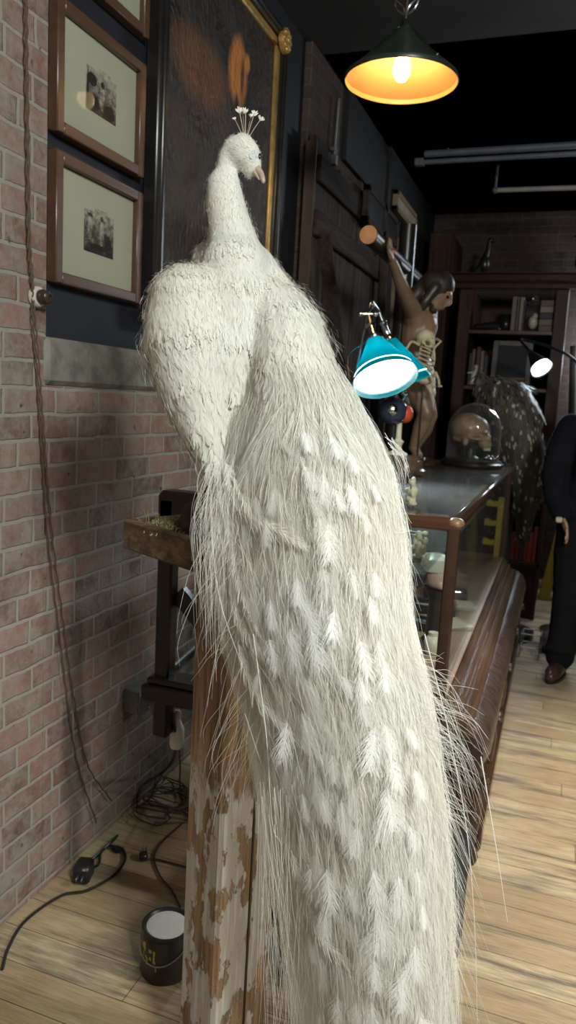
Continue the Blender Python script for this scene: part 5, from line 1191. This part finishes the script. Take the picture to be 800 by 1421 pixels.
chain(m, ((331, 385, 1.33, 45), (326, 425, 1.325, 66), (322, 480, 1.33, 78), (318, 540, 1.32, 72), (311, 600, 1.30, 52), (302, 645, 1.28, 30)))
chain(m, ((263, 423, 1.262, 56), (262, 472, 1.25, 63), (269, 530, 1.245, 53), (283, 588, 1.24, 38), (298, 640, 1.235, 20)))
chain(m, ((292, 418, 1.285, 44), (296, 470, 1.275, 40), (300, 530, 1.265, 34)))
chain(m, ((250, 430, 1.30, 46), (252, 480, 1.31, 52), (270, 550, 1.30, 45)))
chain(m, ((372, 424, 1.325, 38), (396, 458, 1.315, 50), (408, 510, 1.29, 58), (420, 580, 1.26, 66), (432, 660, 1.23, 68), (440, 760, 1.19, 66), (450, 860, 1.17, 55), (460, 960, 1.15, 40)))
chain(m, ((398, 418, 1.34, 24), (420, 452, 1.34, 30), (428, 490, 1.33, 28)))
chain(m, ((285, 352, 1.40, 16), (300, 372, 1.385, 30))); chain(m, ((293, 338, 1.40, 8), (290, 352, 1.40, 14)))
chain(m, ((345, 380, 1.36, 42), (388, 412, 1.36, 26)))
body = blob(m, 'body', M['feather'], PEA, .0055, 4)
off = OFF[body.name]
me = body.data; nv = len(me.vertices); bv = np.empty(nv*3, np.float32); me.vertices.foreach_get('co', bv); bv = bv.reshape(-1, 3)+off
bn = np.empty(nv*3, np.float32); me.vertex_normals.foreach_get('vector', bn); bn = bn.reshape(-1, 3).astype(float)
me.calc_loop_triangles(); nt_ = len(me.loop_triangles); tri = np.empty(nt_*3, np.int32); me.loop_triangles.foreach_get('vertices', tri); tri = tri.reshape(-1, 3)

def pix(p):
    d = p-CAM; f = d@FW; return 400+FPX*(d@RT)/f, 710.5-FPX*(d@UP)/f
def unit(a): return a/(np.linalg.norm(a, axis=-1, keepdims=True)+1e-12)
class Ribbons:
    def __init__(s): s.v = []; s.f = []; s.n = 0
    def add(s, pts, nrm, width):                       # pts (N,K,3), nrm (N,3)|(N,K,3), width (N,K)|(K,)
        pts = np.asarray(pts, float); Nn, K = pts.shape[:2]
        if Nn == 0: return
        if nrm.ndim == 2: nrm = np.repeat(nrm[:, None, :], K, 1)
        t = np.empty_like(pts); t[:, 1:-1] = pts[:, 2:]-pts[:, :-2]; t[:, 0] = pts[:, 1]-pts[:, 0]; t[:, -1] = pts[:, -1]-pts[:, -2]
        sd = unit(np.cross(t, nrm)); w = np.broadcast_to(np.asarray(width, float), (Nn, K))[..., None]*.5
        V = np.stack((pts-sd*w, pts+sd*w), 2).reshape(-1, 3)
        i = np.arange(Nn)[:, None]*(2*K)+np.arange(K-1)[None, :]*2+s.n
        F = np.stack((i, i+1, i+3, i+2), -1).reshape(-1, 4)
        s.v.append(V); s.f.append(F); s.n += len(V)
    def build(s, name, mat, parent): return mesh_obj(name, np.concatenate(s.v), np.concatenate(s.f), mat, parent)
def vane(rb, o, t, n, L, w, nb=9, K=3, theta=.62, lift=.12, curl=.16, cup=.35, jit=.18, dens=1.0, p0=.05, prof=None):
    """flat feathers made of barbs: o,t,n (F,3); L,w (F,)"""
    F = len(o); b = unit(np.cross(n, t)); L = np.asarray(L, float).reshape(F, 1, 1); w = np.asarray(w, float).reshape(F, 1, 1)
    s = np.linspace(p0, .97, nb)[None, :, None]
    o3, t3, n3, b3 = (a[:, None, :] for a in (o, t, n, b))
    sh = o3+t3*L*s+n3*L*(lift*s-curl*s*s)
    pf = np.clip(np.sin(np.pi*np.clip(s, 0, 1)**.75), .0, 1)**.55 if prof is None else prof(s)
    q = np.linspace(0, 1, K)[None, None, :, None]
    for sg in (-1, 1):
        lb = w*(pf*.9+.12)*(1+jit*rng.standard_normal((F, nb, 1))*.8); th = theta*(1-.35*s)+jit*.5*rng.standard_normal((F, nb, 1))
        d = np.cos(th)*t3+sg*np.sin(th)*b3
        P = sh[:, :, None, :]+lb[..., None]*(q*d[:, :, None, :]+.28*q*q*(t3-sg*.5*b3)[:, :, None, :])-n3[:, :, None, :]*(cup*lb[..., None]*q*q*.6)
        P = P+n3[:, :, None, :]*(rng.standard_normal((F, nb, 1, 1))*jit*.12*lb[..., None]*q)
        wd = (L*dens*1.15/nb)*(1-.55*q[..., 0])*np.ones((F, nb, 1))
        rb.add(P.reshape(F*nb, K, 3), np.repeat(n, nb, 0), wd.reshape(F*nb, K))
    ss = np.linspace(0, 1, 5)[None, :, None]
    rb.add(o3+t3*L*ss+n3*L*(lift*ss-curl*ss*ss)+n3*.0003, n, np.array((.0011, .001, .0008, .0006, .0003))*np.clip(L[:, :, 0]/.04, .3, 1.2))

# ---- small feathers over head, neck, wings and back
tv = bv[tri]; ar = .5*np.linalg.norm(np.cross(tv[:, 1]-tv[:, 0], tv[:, 2]-tv[:, 0]), axis=1)
def sample(nn):
    k = rng.choice(len(tri), nn, p=ar/ar.sum()); a, b_ = rng.random(nn), rng.random(nn); fl = a+b_ > 1; a[fl], b_[fl] = 1-a[fl], 1-b_[fl]
    c = 1-a-b_; p = tv[k, 0]*a[:, None]+tv[k, 1]*b_[:, None]+tv[k, 2]*c[:, None]
    n = unit(bn[tri[k, 0]]*a[:, None]+bn[tri[k, 1]]*b_[:, None]+bn[tri[k, 2]]*c[:, None]); return p, n
TOT = ar.sum(); p, n = sample(90000); px, py = pix(p)
isneck = (py < 372) & (px > 280) & (px < 375)
neckx = np.interp(py, (190, 215, 236, 257, 302, 350, 375), (338, 330, 315, 311, 317, 328, 331))
onneck = isneck & (np.abs(px-neckx) < 46)
Lf = np.where(onneck, np.interp(py, (190, 240, 255, 300, 372), (.006, .0065, .012, .016, .016)), np.interp(py, (372, 420, 500, 620, 900), (.015, .022, .034, .046, .055)))
wing = (px < 338) & ~onneck
Lf = np.where(wing, np.interp(py, (372, 440, 520, 640), (.015, .022, .032, .046)), Lf)
Lf = Lf*.86; dens_ = 1/(Lf*Lf*.5*.26); pr_ = dens_*TOT/90000; keep = rng.random(90000) < pr_
p, n, px, py, Lf, onneck, wing = (a[keep] for a in (p, n, px, py, Lf, onneck, wing))
# direction of growth: down the neck, over the wing towards the vent, over the back into the train
tx = np.where(onneck, np.interp(py, (190, 236, 260, 375), (300, 308, 316, 335)), np.where(wing, 308+(px-270)*.35, 420+(px-390)*.9)); ty = np.where(onneck, py+90, np.where(wing, 720, py+260))
rx = tx-px; ry = ty-py; l = np.hypot(rx, ry); rx, ry = rx/l, ry/l
hdm = onneck & (py < 232) & (px > 322)                                  # head: back from the bill
rx = np.where(hdm, -.75, rx); ry = np.where(hdm, -.1+(py-213)*.02, ry)
d = rx[:, None]*RT-ry[:, None]*UP
d = d+rng.standard_normal(d.shape)*.2
t = unit(d-n*(d*n).sum(1, keepdims=True))
rbs_ = {k: Ribbons() for k in ('neck', 'left_wing', 'back')}
neckish = onneck | ((py < 412) & (np.abs(px-338) < 62))
bill = (px > 352) & (py > 226) & onneck
for key, mask in (('neck', neckish & ~bill), ('left_wing', wing & ~neckish), ('back', ~neckish & ~wing)):
    q = mask; lf = Lf[q]*rng.uniform(.75, 1.3, q.sum())
    head = key == 'neck'
    vane(rbs_[key], p[q]-n[q]*.0012, t[q], n[q], lf, lf*(.26 if head else .30), 8 if head else 11, 3, .5, .16 if head else .22, .10 if head else .15, .10, .42)
# wispy loose hairs between them
q = rng.random(len(p)) < .9; Ls = Lf[q]*rng.uniform(.5, 1.15, q.sum()); K = 4; s = np.linspace(0, 1, K)[None, :, None]
o = p[q]; dirs = unit(t[q]+n[q]*.08+rng.standard_normal(o.shape)*.13); bend = rng.standard_normal(o.shape)*.18-n[q]*.14
rbs_['back'].add(o[:, None]+Ls[:, None, None]*(dirs[:, None]*s+bend[:, None]*s*s), n[q], np.array((.0008, .0007, .0005, .0002)))
for key, nn_ in (('neck', 5000), ('left_wing', 7000), ('back', 7000)):
    q = np.flatnonzero((onneck & ~bill) if key == 'neck' else wing if key == 'left_wing' else (~onneck & ~wing)); q = rng.choice(q, nn_)
    o = p[q]+(t[q]+rng.standard_normal((nn_, 3))*.5)*Lf[q][:, None]*.6; Ls = Lf[q]*rng.uniform(.5, 1.1, nn_)*(.8 if key == 'neck' else 1.)
    dirs = unit(t[q]+n[q]*.09+rng.standard_normal(o.shape)*.15); bend = rng.standard_normal(o.shape)*.2-n[q]*.14
    rbs_[key].add(o[:, None]+n[q][:, None]*.0006+Ls[:, None, None]*(dirs[:, None]*s+bend[:, None]*s*s), unit(n[q]+rng.standard_normal(o.shape)*.4), np.array((.0005, .0005, .0004, .00015)))
rbs_['neck'].build('neck_feathers', M['feather'], PEA)['kind'] = 'stuff'
rbs_['left_wing'].build('wing_feathers', M['feather'], PEA)['kind'] = 'stuff'
rbs_['back'].build('back_feathers', M['feather'], PEA)['kind'] = 'stuff'

# ---- bill, eye, bare face skin, crest, legs
bt = W(367, 254, HY-.008); bb = W(356, 233, HY-.004); bl = MB()
bl.tube(spline([bb-bfd*.006, bb, (bb+bt)/2+bup*.002, bt-bfd*.003, bt], 4), list(np.interp(np.linspace(0, 1, 17), (0, .3, .6, .9, 1), (.0075, .0072, .0055, .0022, .0006))), 14)
bl.build('upper_bill', M['beak'], PEA)
bl = MB(); lb0 = bb-bup*.0065; bl.tube([lb0-bfd*.004, lb0+bfd*.008, lb0*.3+bt*.7-bup*.0035], [.005, .0045, .0012], 12); bl.build('lower_bill', M['beak'], PEA)
nz = MB(); c = bb+bfd*.008-FW*.0052+bup*.002; nz.ell(c, (.003, .0014, .001), Rb, 8, 6); nz.build('nostril', M['blackgloss'], PEA)
ec = W(361.5, 217, HY); ec = ec-FW*0.004
ecs = W(357, 217, HY)-FW*.0135*0
from mathutils.bvhtree import BVHTree
bvh = BVHTree.FromPolygons([Vector(q_) for q_ in bv.tolist()], tri.tolist())
def hit(px_, py_):
    r_ = bvh.ray_cast(Vector(CAM), Vector(ray(px_, py_)).normalized()); return np.array(r_[0]), np.array(r_[1])
fp, fn_ = hit(353, 215); fu = unit(np.cross(fn_, np.cross(UP, fn_))); fu = unit(bup-fn_*(bup@fn_)); Rf = np.array((np.cross(fu, fn_), fu, fn_)).T
fs = MB(); fs.ell(fp-fn_*.0006, (.0085, .0105, .0012), Rf, 20, 10); o = fs.build('face_skin', M['blueskin'], PEA); o['label'] = 'pale bluish bare face skin'
ep, en2 = hit(360, 217); ee = MB(); ee.ell(ep+en2*.0012, (.0032, .0056, .0030), np.array((np.cross(unit(UP-en2*(UP@en2)), en2), unit(UP-en2*(UP@en2)), en2)).T, 14, 10); ee.build('eye', M['blackgloss'], PEA)
cr0 = W(341, 194, HY)
for (tx_, ty_, dy, r_) in ((325.5, 164, .0, 2.2), (332, 152.5, -.004, 5.2), (341, 153, .004, 4.2), (353.5, 157, -.003, 4.6), (363, 164.5, .003, 4.0), (337, 156, .012, 3.6), (349, 160, .012, 3.2)):
    tp = W(tx_, ty_, HY+dy); b0_ = cr0+RT*(tx_-344)*hm*.16; ct = MB(); midp = (b0_+tp)/2+RT*(344-tx_)*hm*.05
    sp_ = spline([b0_-UP*.004, b0_, midp, tp], 6); ct.tube(sp_, .00075, 6); tdir = unit(sp_[-1]-sp_[-4])
    o = ct.build('crest_feather', M['beak'], PEA); fr_ = Ribbons()
    nn = 26; a = rng.uniform(-.9, .9, nn); sdv = unit(np.cross(tdir, -FW)); dd_ = np.cos(a)[:, None]*tdir+np.sin(a)[:, None]*sdv+rng.standard_normal((nn, 3))*.12
    lens = r_*hm*1.5*rng.uniform(.7, 1.1, nn); s = np.linspace(0, 1, 3)[None, :, None]
    fr_.add((tp-tdir*r_*hm*.8)[None, None]+lens[:, None, None]*(dd_[:, None]*s), np.repeat(unit(-FW+rng.standard_normal((nn, 3))*.4*1.0), 1, 0), np.array((.0012, .0022, .0014)))
    fr_.build('tip_fan', M['plume'], o)
for (x0_, y0_, x1_, y1_, dp) in ((292, 622, 285, 712, 1.285), (318, 640, 318, 716, 1.31)):
    a = W(x0_, y0_, dp); b_ = W(x1_, y1_, dp); lg = MB(); lg.tube([a, (a+b_)/2, b_], [.0085, .0062, .0065], 12)
    for g in (-.7, 0, .7):
        dr = np.array((math.sin(g)*.8-.3, math.cos(g)*.5+.3, -.25)); dr /= np.linalg.norm(dr); lg.tube([b_, b_+dr*.03+np.array((0, 0, .004)), b_+dr*.055-np.array((0, 0, .006))], [.0058, .0052, .003], 8)
    lg.tube([b_, b_-np.array((0, .025, .008))], [.005, .003], 8); lg.build('leg', M['leg'], PEA)

# ---- the train: a long curved sheet of loose feathers
YS = (400, 440, 480, 540, 600, 650, 700, 750, 800, 850, 900, 950, 1000, 1100, 1200, 1300, 1421, 1600, 1900)
LX = (330, 332, 334, 336, 314, 302, 296, 298, 302, 308, 316, 328, 344, 360, 374, 394, 408, 420, 432)
RX = (413, 433, 453, 490, 522, 543, 553, 562, 565, 569, 579, 591, 600, 614, 623, 630, 634, 634, 624)
YD = (1.275, 1.25, 1.225, 1.19, 1.165, 1.15, 1.135, 1.12, 1.11, 1.10, 1.092, 1.085, 1.078, 1.066, 1.056, 1.046, 1.038, 1.03, 1.02)
def S(u, py, lift=0.):
    u = np.asarray(u, float); py = np.asarray(py, float)
    l, r, y0 = np.interp(py, YS, LX), np.interp(py, YS, RX), np.interp(py, YS, YD)
    px = (l+r)/2+(r-l)/2*u; y = y0+.075*u*u-np.asarray(lift)
    dd = FW+((px-400)/FPX)[..., None]*RT-((py-710.5)/FPX)[..., None]*UP
    return CAM+dd*(y/dd[..., 1])[..., None]
def Snorm(u, py):
    e = 1e-2; a = S(u+e, py)-S(u-e, py); b_ = S(u, py+2)-S(u, py-2); n_ = unit(np.cross(a, b_)); n_[n_[..., 1] > 0] *= -1; return n_
# under layer of broad soft feathers
und = Ribbons(); nf = 480
uu = rng.uniform(-.64, .64, nf); pp = 520+(1060-520)*rng.random(nf)**.9
o = S(uu, pp, -.028); n_ = Snorm(uu, pp); d = S(uu*1.02, pp+60, -.028)-o; t_ = unit(d+rng.standard_normal(d.shape)*.005)
Lu = rng.uniform(.10, .17, nf); vane(und, o, t_, n_, Lu, Lu*.20, 46, 4, .42, .06, .05, .25, .3)
und.build('under_plumes', M['plume'], PEA)['kind'] = 'stuff'
# fine loose filaments over the whole train
fil = Ribbons(); nf = 52000
uu = rng.uniform(-1, 1, nf); uu = np.sign(uu)*np.abs(uu)**.85; pp = rng.uniform(500, 1560, nf); kp = rng.random(nf) < np.interp(pp, (950, 1200, 1450), (1, .5, .22))*np.interp(np.abs(uu), (.6, 1), (1, .6)); uu, pp = uu[kp], pp[kp]; nf = len(pp); ln = rng.uniform(60, 220, nf)*np.interp(pp, (430, 700, 1400), (.5, 1, 1.1)); K = 7
s = np.linspace(0, 1, K)[None, :]; fan = rng.normal(0, .09, nf); ph = rng.uniform(0, 6.28, nf)
lf0 = rng.uniform(-.03, .012, nf); U = uu[:, None]+fan[:, None]*s+.04*np.sin(ph[:, None]+s*rng.uniform(2, 6, nf)[:, None]); PY = pp[:, None]+ln[:, None]*s
lim = 1.0+np.abs(rng.normal(0, .05, nf))[:, None]; U = np.clip(U, -lim, lim)
pts = S(U, PY, lf0[:, None]+.012*s*rng.uniform(-1, 1.6, nf)[:, None]); n_ = unit(Snorm(uu, pp)+rng.standard_normal((nf, 3))*.28)
fil.add(pts, n_, np.interp(np.linspace(0, 1, K), (0, .6, 1), (.00062, .00055, .0002)))
nf = 1300; uu = rng.uniform(-.86, .86, nf); pp = rng.uniform(620, 1430, nf); ln = rng.uniform(60, 170, nf); ph = rng.uniform(0, 6.28, nf); fan = rng.normal(0, .11, nf)
U = uu[:, None]+fan[:, None]*s+.03*np.sin(ph[:, None]+s*rng.uniform(2, 6, nf)[:, None]); PY = pp[:, None]+ln[:, None]*s
fil.add(S(U, PY, .024+rng.uniform(0, .014, nf)[:, None]+.006*np.sin(s*PI)), unit(Snorm(uu, pp)+rng.standard_normal((nf, 3))*.3), np.interp(np.linspace(0, 1, K), (0, .6, 1), (.00058, .0005, .0002)))
fil.build('loose_filaments', M['plume'], PEA)['kind'] = 'stuff'

def along(path, s):                        # point, tangent on polylines path (Kp,3) at s (m,)
    k = s*(len(path)-1); i = np.clip(k.astype(int), 0, len(path)-2); f = (k-i)[:, None]
    return path[i]*(1-f)+path[i+1]*f, unit(path[i+1]-path[i])
def train_feather(rb, er, u0, u1, py0, py1, lift, nbarb=90, blen=(.045, .085), eye=True, esize=1., start=.12, sway=0., theta=.42):
    Kp = 26; s = np.linspace(0, 1, Kp); U = u0+(u1-u0)*s+sway*np.sin(s*PI); PY = py0+(py1-py0)*s
    path = S(U, PY, lift*(.3+.7*s)); nn = Snorm(U, PY)
    rb.add(path[None], nn[None], np.linspace(.0015, .0006, Kp))
    for sg in (-1, 1):
        ss = np.sort(rng.uniform(start, .97, nbarb)); q0, tt = along(path, ss); ni = nn[np.clip((ss*Kp).astype(int), 0, Kp-1)]; b_ = unit(np.cross(ni, tt))
        L = rng.uniform(*blen, nbarb)*np.interp(ss, (0, .3, .85, 1), (.6, 1, .9, .5)); th = theta*rng.uniform(.6, 1.25, nbarb)
        d = np.cos(th)[:, None]*tt+sg*np.sin(th)[:, None]*b_+ni*rng.normal(.05, .10, nbarb)[:, None]; K = 6; q = np.linspace(0, 1, K)[None, :, None]
        g = np.array((0, 0, -1.))[None]*.22-sg*b_*rng.uniform(-.05, .3, nbarb)[:, None]-ni*.10
        P = q0[:, None]+L[:, None, None]*(q*d[:, None]+q*q*g[:, None])
        rb.add(P, unit(ni+rng.standard_normal(ni.shape)*.3), np.array((.00075, .0007, .0006, .0005, .0004, .0002)))
    if eye:
        sc = esize*rng.uniform(.7, 1.2); e0, et = along(path, np.array((.90,))); en_ = nn[-1:]; L = np.array((.058*sc,))
        nz_ = unit(en_+rng.standard_normal((1, 3))*.12); et = unit(et+rng.standard_normal((1, 3))*.14); et = unit(et-nz_*(et*nz_).sum(1, keepdims=True))
        e0 = S(np.array((u1*.985+u0*.015,)), np.array((py0+(py1-py0)*.91,)), .038)
        vane(er, e0, et, nz_, L, L*.44, 56, 5, rng.uniform(.85, 1.15), .02, .05, .06, .34, .5)
        vane(er, e0+et*.010+en_*.0012, et, nz_, L*.72, L*.26, 40, 4, .95, .02, .04, .05, .25, .62)
# feathers whose tips show: rows of growing length, one object each
spots = []
rows = np.array((620, 660, 700, 752, 805, 858, 912, 966, 1020, 1075, 1130, 1185, 1240, 1300, 1360, 1425, 1500))
for i, r in enumerate(rows):
    nrow = 4 if r < 600 else 5 if r < 900 else 6
    for k in range(nrow):
        u = -0.78+1.52*(k+.5+(.0 if i % 2 else .3)-.15)/nrow; spots.append((u+rng.normal(0, .06), r+rng.normal(0, 14)))
spots = spots[:99]
for (u, r) in spots:
    rb, er = Ribbons(), Ribbons(); py0 = max(545, r-rng.uniform(330, 480)); lf_ = .008+rng.uniform(0, .014)+.012*(1-min(1, (r-500)/900))
    train_feather(rb, er, u*.72, u, py0, r, lf_, 100, (.05, .10), True, np.interp(r, (540, 700, 900, 1300), (.6, .85, 1.0, 1.15))*(1.0 if abs(u) < .6 else .7), .2, rng.normal(0, .05))
    o = rb.build('train_feather', M['plume'], PEA); er.build('eye_fan', M['eyefan'], o)
# the many more feathers between and beneath
rb = Ribbons()
for i in range(105):
    u = rng.uniform(-.92, .92); r = rng.uniform(700, 1560); train_feather(rb, rb, u*.8, u, max(560, r-rng.uniform(350, 560)), r, rng.uniform(-.03, .006), 60, (.05, .10), False, .95, .15, rng.normal(0, .05))
rb.build('inner_train_plumes', M['plume'], PEA)['kind'] = 'stuff'
# long smooth curved side plumes
def plume(pts, wpx, lift, y=None):
    c = []; 
    for (a, b_) in pts:
        l, r = np.interp(b_, YS, LX), np.interp(b_, YS, RX); u = (a-(l+r)/2)/((r-l)/2); c.append(S(np.array(u), np.array(float(b_)), lift))
    path = np.array(spline(c, 10)); rb = Ribbons(); mm_ = mpp(path[0]); nb = 110; ss = np.linspace(.02, .99, nb); q0, tt = along(path, ss); ni = unit(np.repeat(-FW[None], nb, 0)+.0*tt); ni = unit(ni-tt*(ni*tt).sum(1, keepdims=True)); b_ = np.cross(ni, tt)
    for sg in (-1, 1):
        L = wpx*mm_*np.interp(ss, (0, .2, .7, 1), (.6, 1, .9, .35))*rng.uniform(.85, 1.15, nb); th = .5; K = 4; q = np.linspace(0, 1, K)[None, :, None]
        d = math.cos(th)*tt+sg*math.sin(th)*b_; d = d+rng.standard_normal(d.shape)*.10; P = q0[:, None]+L[:, None, None]*1.9*(q*d[:, None]+q*q*(-ni*.05-sg*b_*.16)[:, None]); rb.add(P, unit(ni+rng.standard_normal(ni.shape)*.25), np.array((.0013, .0012, .0009, .0003)))
    rb.add(path[None], np.repeat(unit(-FW)[None], len(path), 0)[None], np.linspace(.0016, .0006, len(path)))
    return rb.build('side_plume', M['plume'], PEA)
for pts, w_, lf_ in ((((312, 640), (330, 690), (362, 725), (408, 752)), 15, .03), (((322, 660), (352, 712), (392, 738), (425, 760)), 11, .034), (((318, 800), (338, 868), (380, 922), (430, 950)), 13, .02), (((330, 890), (355, 960), (398, 1010), (446, 1052)), 14, .02), (((404, 1180), (440, 1290), (500, 1350), (560, 1372)), 13, .022), (((545, 1300), (585, 1345), (600, 1400)), 12, .02), (((300, 648), (318, 720), (330, 800), (360, 880)), 12, .026)):
    plume(pts, w_, lf_)
# stray wisps at both sides
ws = Ribbons()
def wisp(pts, w0=.0009, dy=0.):
    c = [W(a, b_, d_+dy) for (a, b_, d_) in pts]; P = np.array(spline(c, 8)); ws.add(P[None], np.repeat(unit(-FW+rng.standard_normal(3)*.4)[None], len(P), 0)[None], np.linspace(w0, w0*.3, len(P)))
R_ = lambda a, b_: rng.uniform(a, b_)
for i in range(210):                       # right edge, curling out over the counter
    py = R_(880, 1120); x = np.interp(py, YS, RX)-R_(2, 40); dx = R_(25, 105)*np.interp(py, (880, 960, 1120), (.5, 1, .85)); dyp = R_(20, 110); y = 1.15+R_(-.04, .05); hook = R_(-20, 25)
    wisp(((x, py, y), (x+dx*.35, py+dyp*.18+R_(-6, 10), y), (x+dx*.75, py+dyp*.5, y+.01), (x+dx, py+dyp+hook, y+.015)), R_(.0006, .0010))
for i in range(230):                       # lower right, straight slanting barbs
    py = R_(1000, 1330); x = np.interp(py, YS, RX)-R_(0, 45); L = R_(50, 140); sl_ = R_(.2, .62); y = 1.13+R_(-.05, .05)
    wisp(((x, py, y), (x+L*sl_*.4, py+L*.4, y), (x+L*sl_*.85, py+L, y+.01)), R_(.0005, .0009))
for i in range(95):                        # left edge wisps across the post
    py = R_(640, 1040); x = np.interp(py, YS, LX)+R_(0, 40); dx = -R_(10, 75)*np.interp(py, (640, 760, 1040), (.35, .8, 1)); dyp = R_(50, 150); y = 1.15+R_(-.04, .03)
    wisp(((x, py, y), (x+dx*R_(.3, .6), py+dyp*.3, y), (x+dx*.9, py+dyp*.75, y+.005), (x+dx*R_(.85, 1.1), py+dyp, y+.01)), R_(.0006, .001))
for i in range(240):                       # fall of hair under the wing
    x = R_(288, 330); py = R_(630, 760); L = R_(80, 190); y = 1.17+R_(-.03, .03); dx = R_(-26, 14)
    wisp(((x, py, y), (x+dx, py+L*.4, y-.01), (x+dx*R_(.4, 1.2), py+L, y-.015)), R_(.0006, .0010))
for i in range(160):                       # ragged lower left locks
    x = R_(360, 420); py = R_(1080, 1300); L = R_(120, 260); y = 1.09+R_(-.03, .04); dx = R_(-18, 40)
    wisp(((x, py, y), (x+dx*.3, py+L*.45, y), (x+dx, py+L, y-.01)), R_(.0006, .0010))
for pts in (((668, 1050, 1.12), (690, 1180, 1.11), (705, 1280, 1.1)), ((590, 880, 1.1), (622, 1010, 1.09), (648, 1150, 1.08), (660, 1300, 1.07), (664, 1480, 1.06)), ((292, 700, 1.15), (305, 830, 1.13), (350, 960, 1.11)), ((340, 990, 1.1), (372, 1080, 1.09), (420, 1150, 1.08)), ((352, 880, 1.09), (370, 1020, 1.08), (378, 1140, 1.07), (390, 1170, 1.06))):
    wisp(pts, .0017)
for pts in (((545, 610, 1.22), (562, 635, 1.24), (566, 660, 1.24)), ((540, 618, 1.22), (558, 640, 1.24), (566, 668, 1.24)), ((535, 605, 1.22), (555, 625, 1.24), (567, 655, 1.25)), ((546, 625, 1.22), (556, 650, 1.24), (560, 676, 1.24)), ((550, 735, 1.18), (575, 738, 1.2)), ((560, 700, 1.17), (566, 715, 1.18), (568, 730, 1.18))):
    for j in range(4): wisp(tuple((a+R_(-4, 4), b_+R_(-5, 5), c) for a, b_, c in pts), .0010)
ws.build('stray_wisps', M['plume'], PEA)['kind'] = 'stuff'
# ---- ragged feathers on the spotted brown bird at the far end
bo = [o for o in BROWN.children if o.name.startswith('body')][0]; me = bo.data; off = OFF[bo.name]
nv = len(me.vertices); q = np.empty(nv*3, np.float32); me.vertices.foreach_get('co', q); bq = q.reshape(-1, 3)+off
q = np.empty(nv*3, np.float32); me.vertex_normals.foreach_get('vector', q); nq = q.reshape(-1, 3).astype(float)
pick = rng.choice(nv, 1500, replace=False); p = bq[pick].astype(float); n = nq[pick]; d = np.array((.12, 0, -1.))+rng.standard_normal(p.shape)*.14; t = unit(d-n*(d*n).sum(1, keepdims=True))
rb = Ribbons(); L = rng.uniform(.05, .10, len(p)); vane(rb, p-n*.003, t, n, L, L*.26, 9, 3, .5, .16, .1, .1, .25); rb.build('brown_feathers', M['darkfeather'], BROWN)['kind'] = 'stuff'
k = (p[:, 1] < 5.05) & (rng.random(len(p)) < .14); rb = Ribbons(); o_ = p[k]+n[k]*.012; L = rng.uniform(.020, .03, k.sum()); vane(rb, o_, t[k], n[k], L, L*.42, 9, 3, .8, .1, .1, .0, .1, 1.3); rb.build('white_spots', M['palefeather'], BROWN)['kind'] = 'stuff'
# ================================================================== light and view
w = bpy.data.worlds.new('room_air'); SC.world = w; w.use_nodes = True
bg = w.node_tree.nodes['Background']; bg.inputs[0].default_value = (.55, .62, .75, 1); bg.inputs[1].default_value = .035
aim(light('ceiling_lamp_near', 'AREA', (2.5, -.38, 2.74), 97, (.965, 1.0, .955), .5), (.9, 1.3, 1.1))
aim(light('added_fill_behind', 'AREA', (1.35, -.9, 2.8), 2, (1.0, .96, .88), .5), (.8, 1.4, 1.5))  # weak unseen fill added to even out the left wing
aim(light('ceiling_lamp_aisle', 'SPOT', (2.5, 2.7, 2.95), 430, (1.0, .94, .82), .2, angle=1.02, blend=.7), (2.0, 2.65, 0))
aim(light('added_far_cool_light', 'AREA', (1.9, 6.3, 2.75), 16, (.80, .90, 1.0), .5), (1.2, 3.2, .6))  # unseen cool light added for highlights on ledge, rails and glass
light('added_far_glint_light', 'POINT', (1.48, 6.5, 1.9), 22, (.78, .88, 1.0), .14)  # unseen point light added for glints along the ledge and rails
aim(light('added_post_spot', 'SPOT', (3.7, 1.75, 2.3), 215, (1.0, .96, .88), .12, angle=.5, blend=.8), (.85, 1.3, .62))  # unseen spot added to brighten the right face of the post
SC.view_settings.view_transform = 'Standard'
SC.view_settings.look = 'None'
SC.view_settings.gamma = 1.0
SC.view_settings.use_curve_mapping = False
SC.view_settings.exposure = 0.0
SC.cycles.max_bounces = 10
SC.cycles.transparent_max_bounces = 24
SC.cycles.use_denoising = True
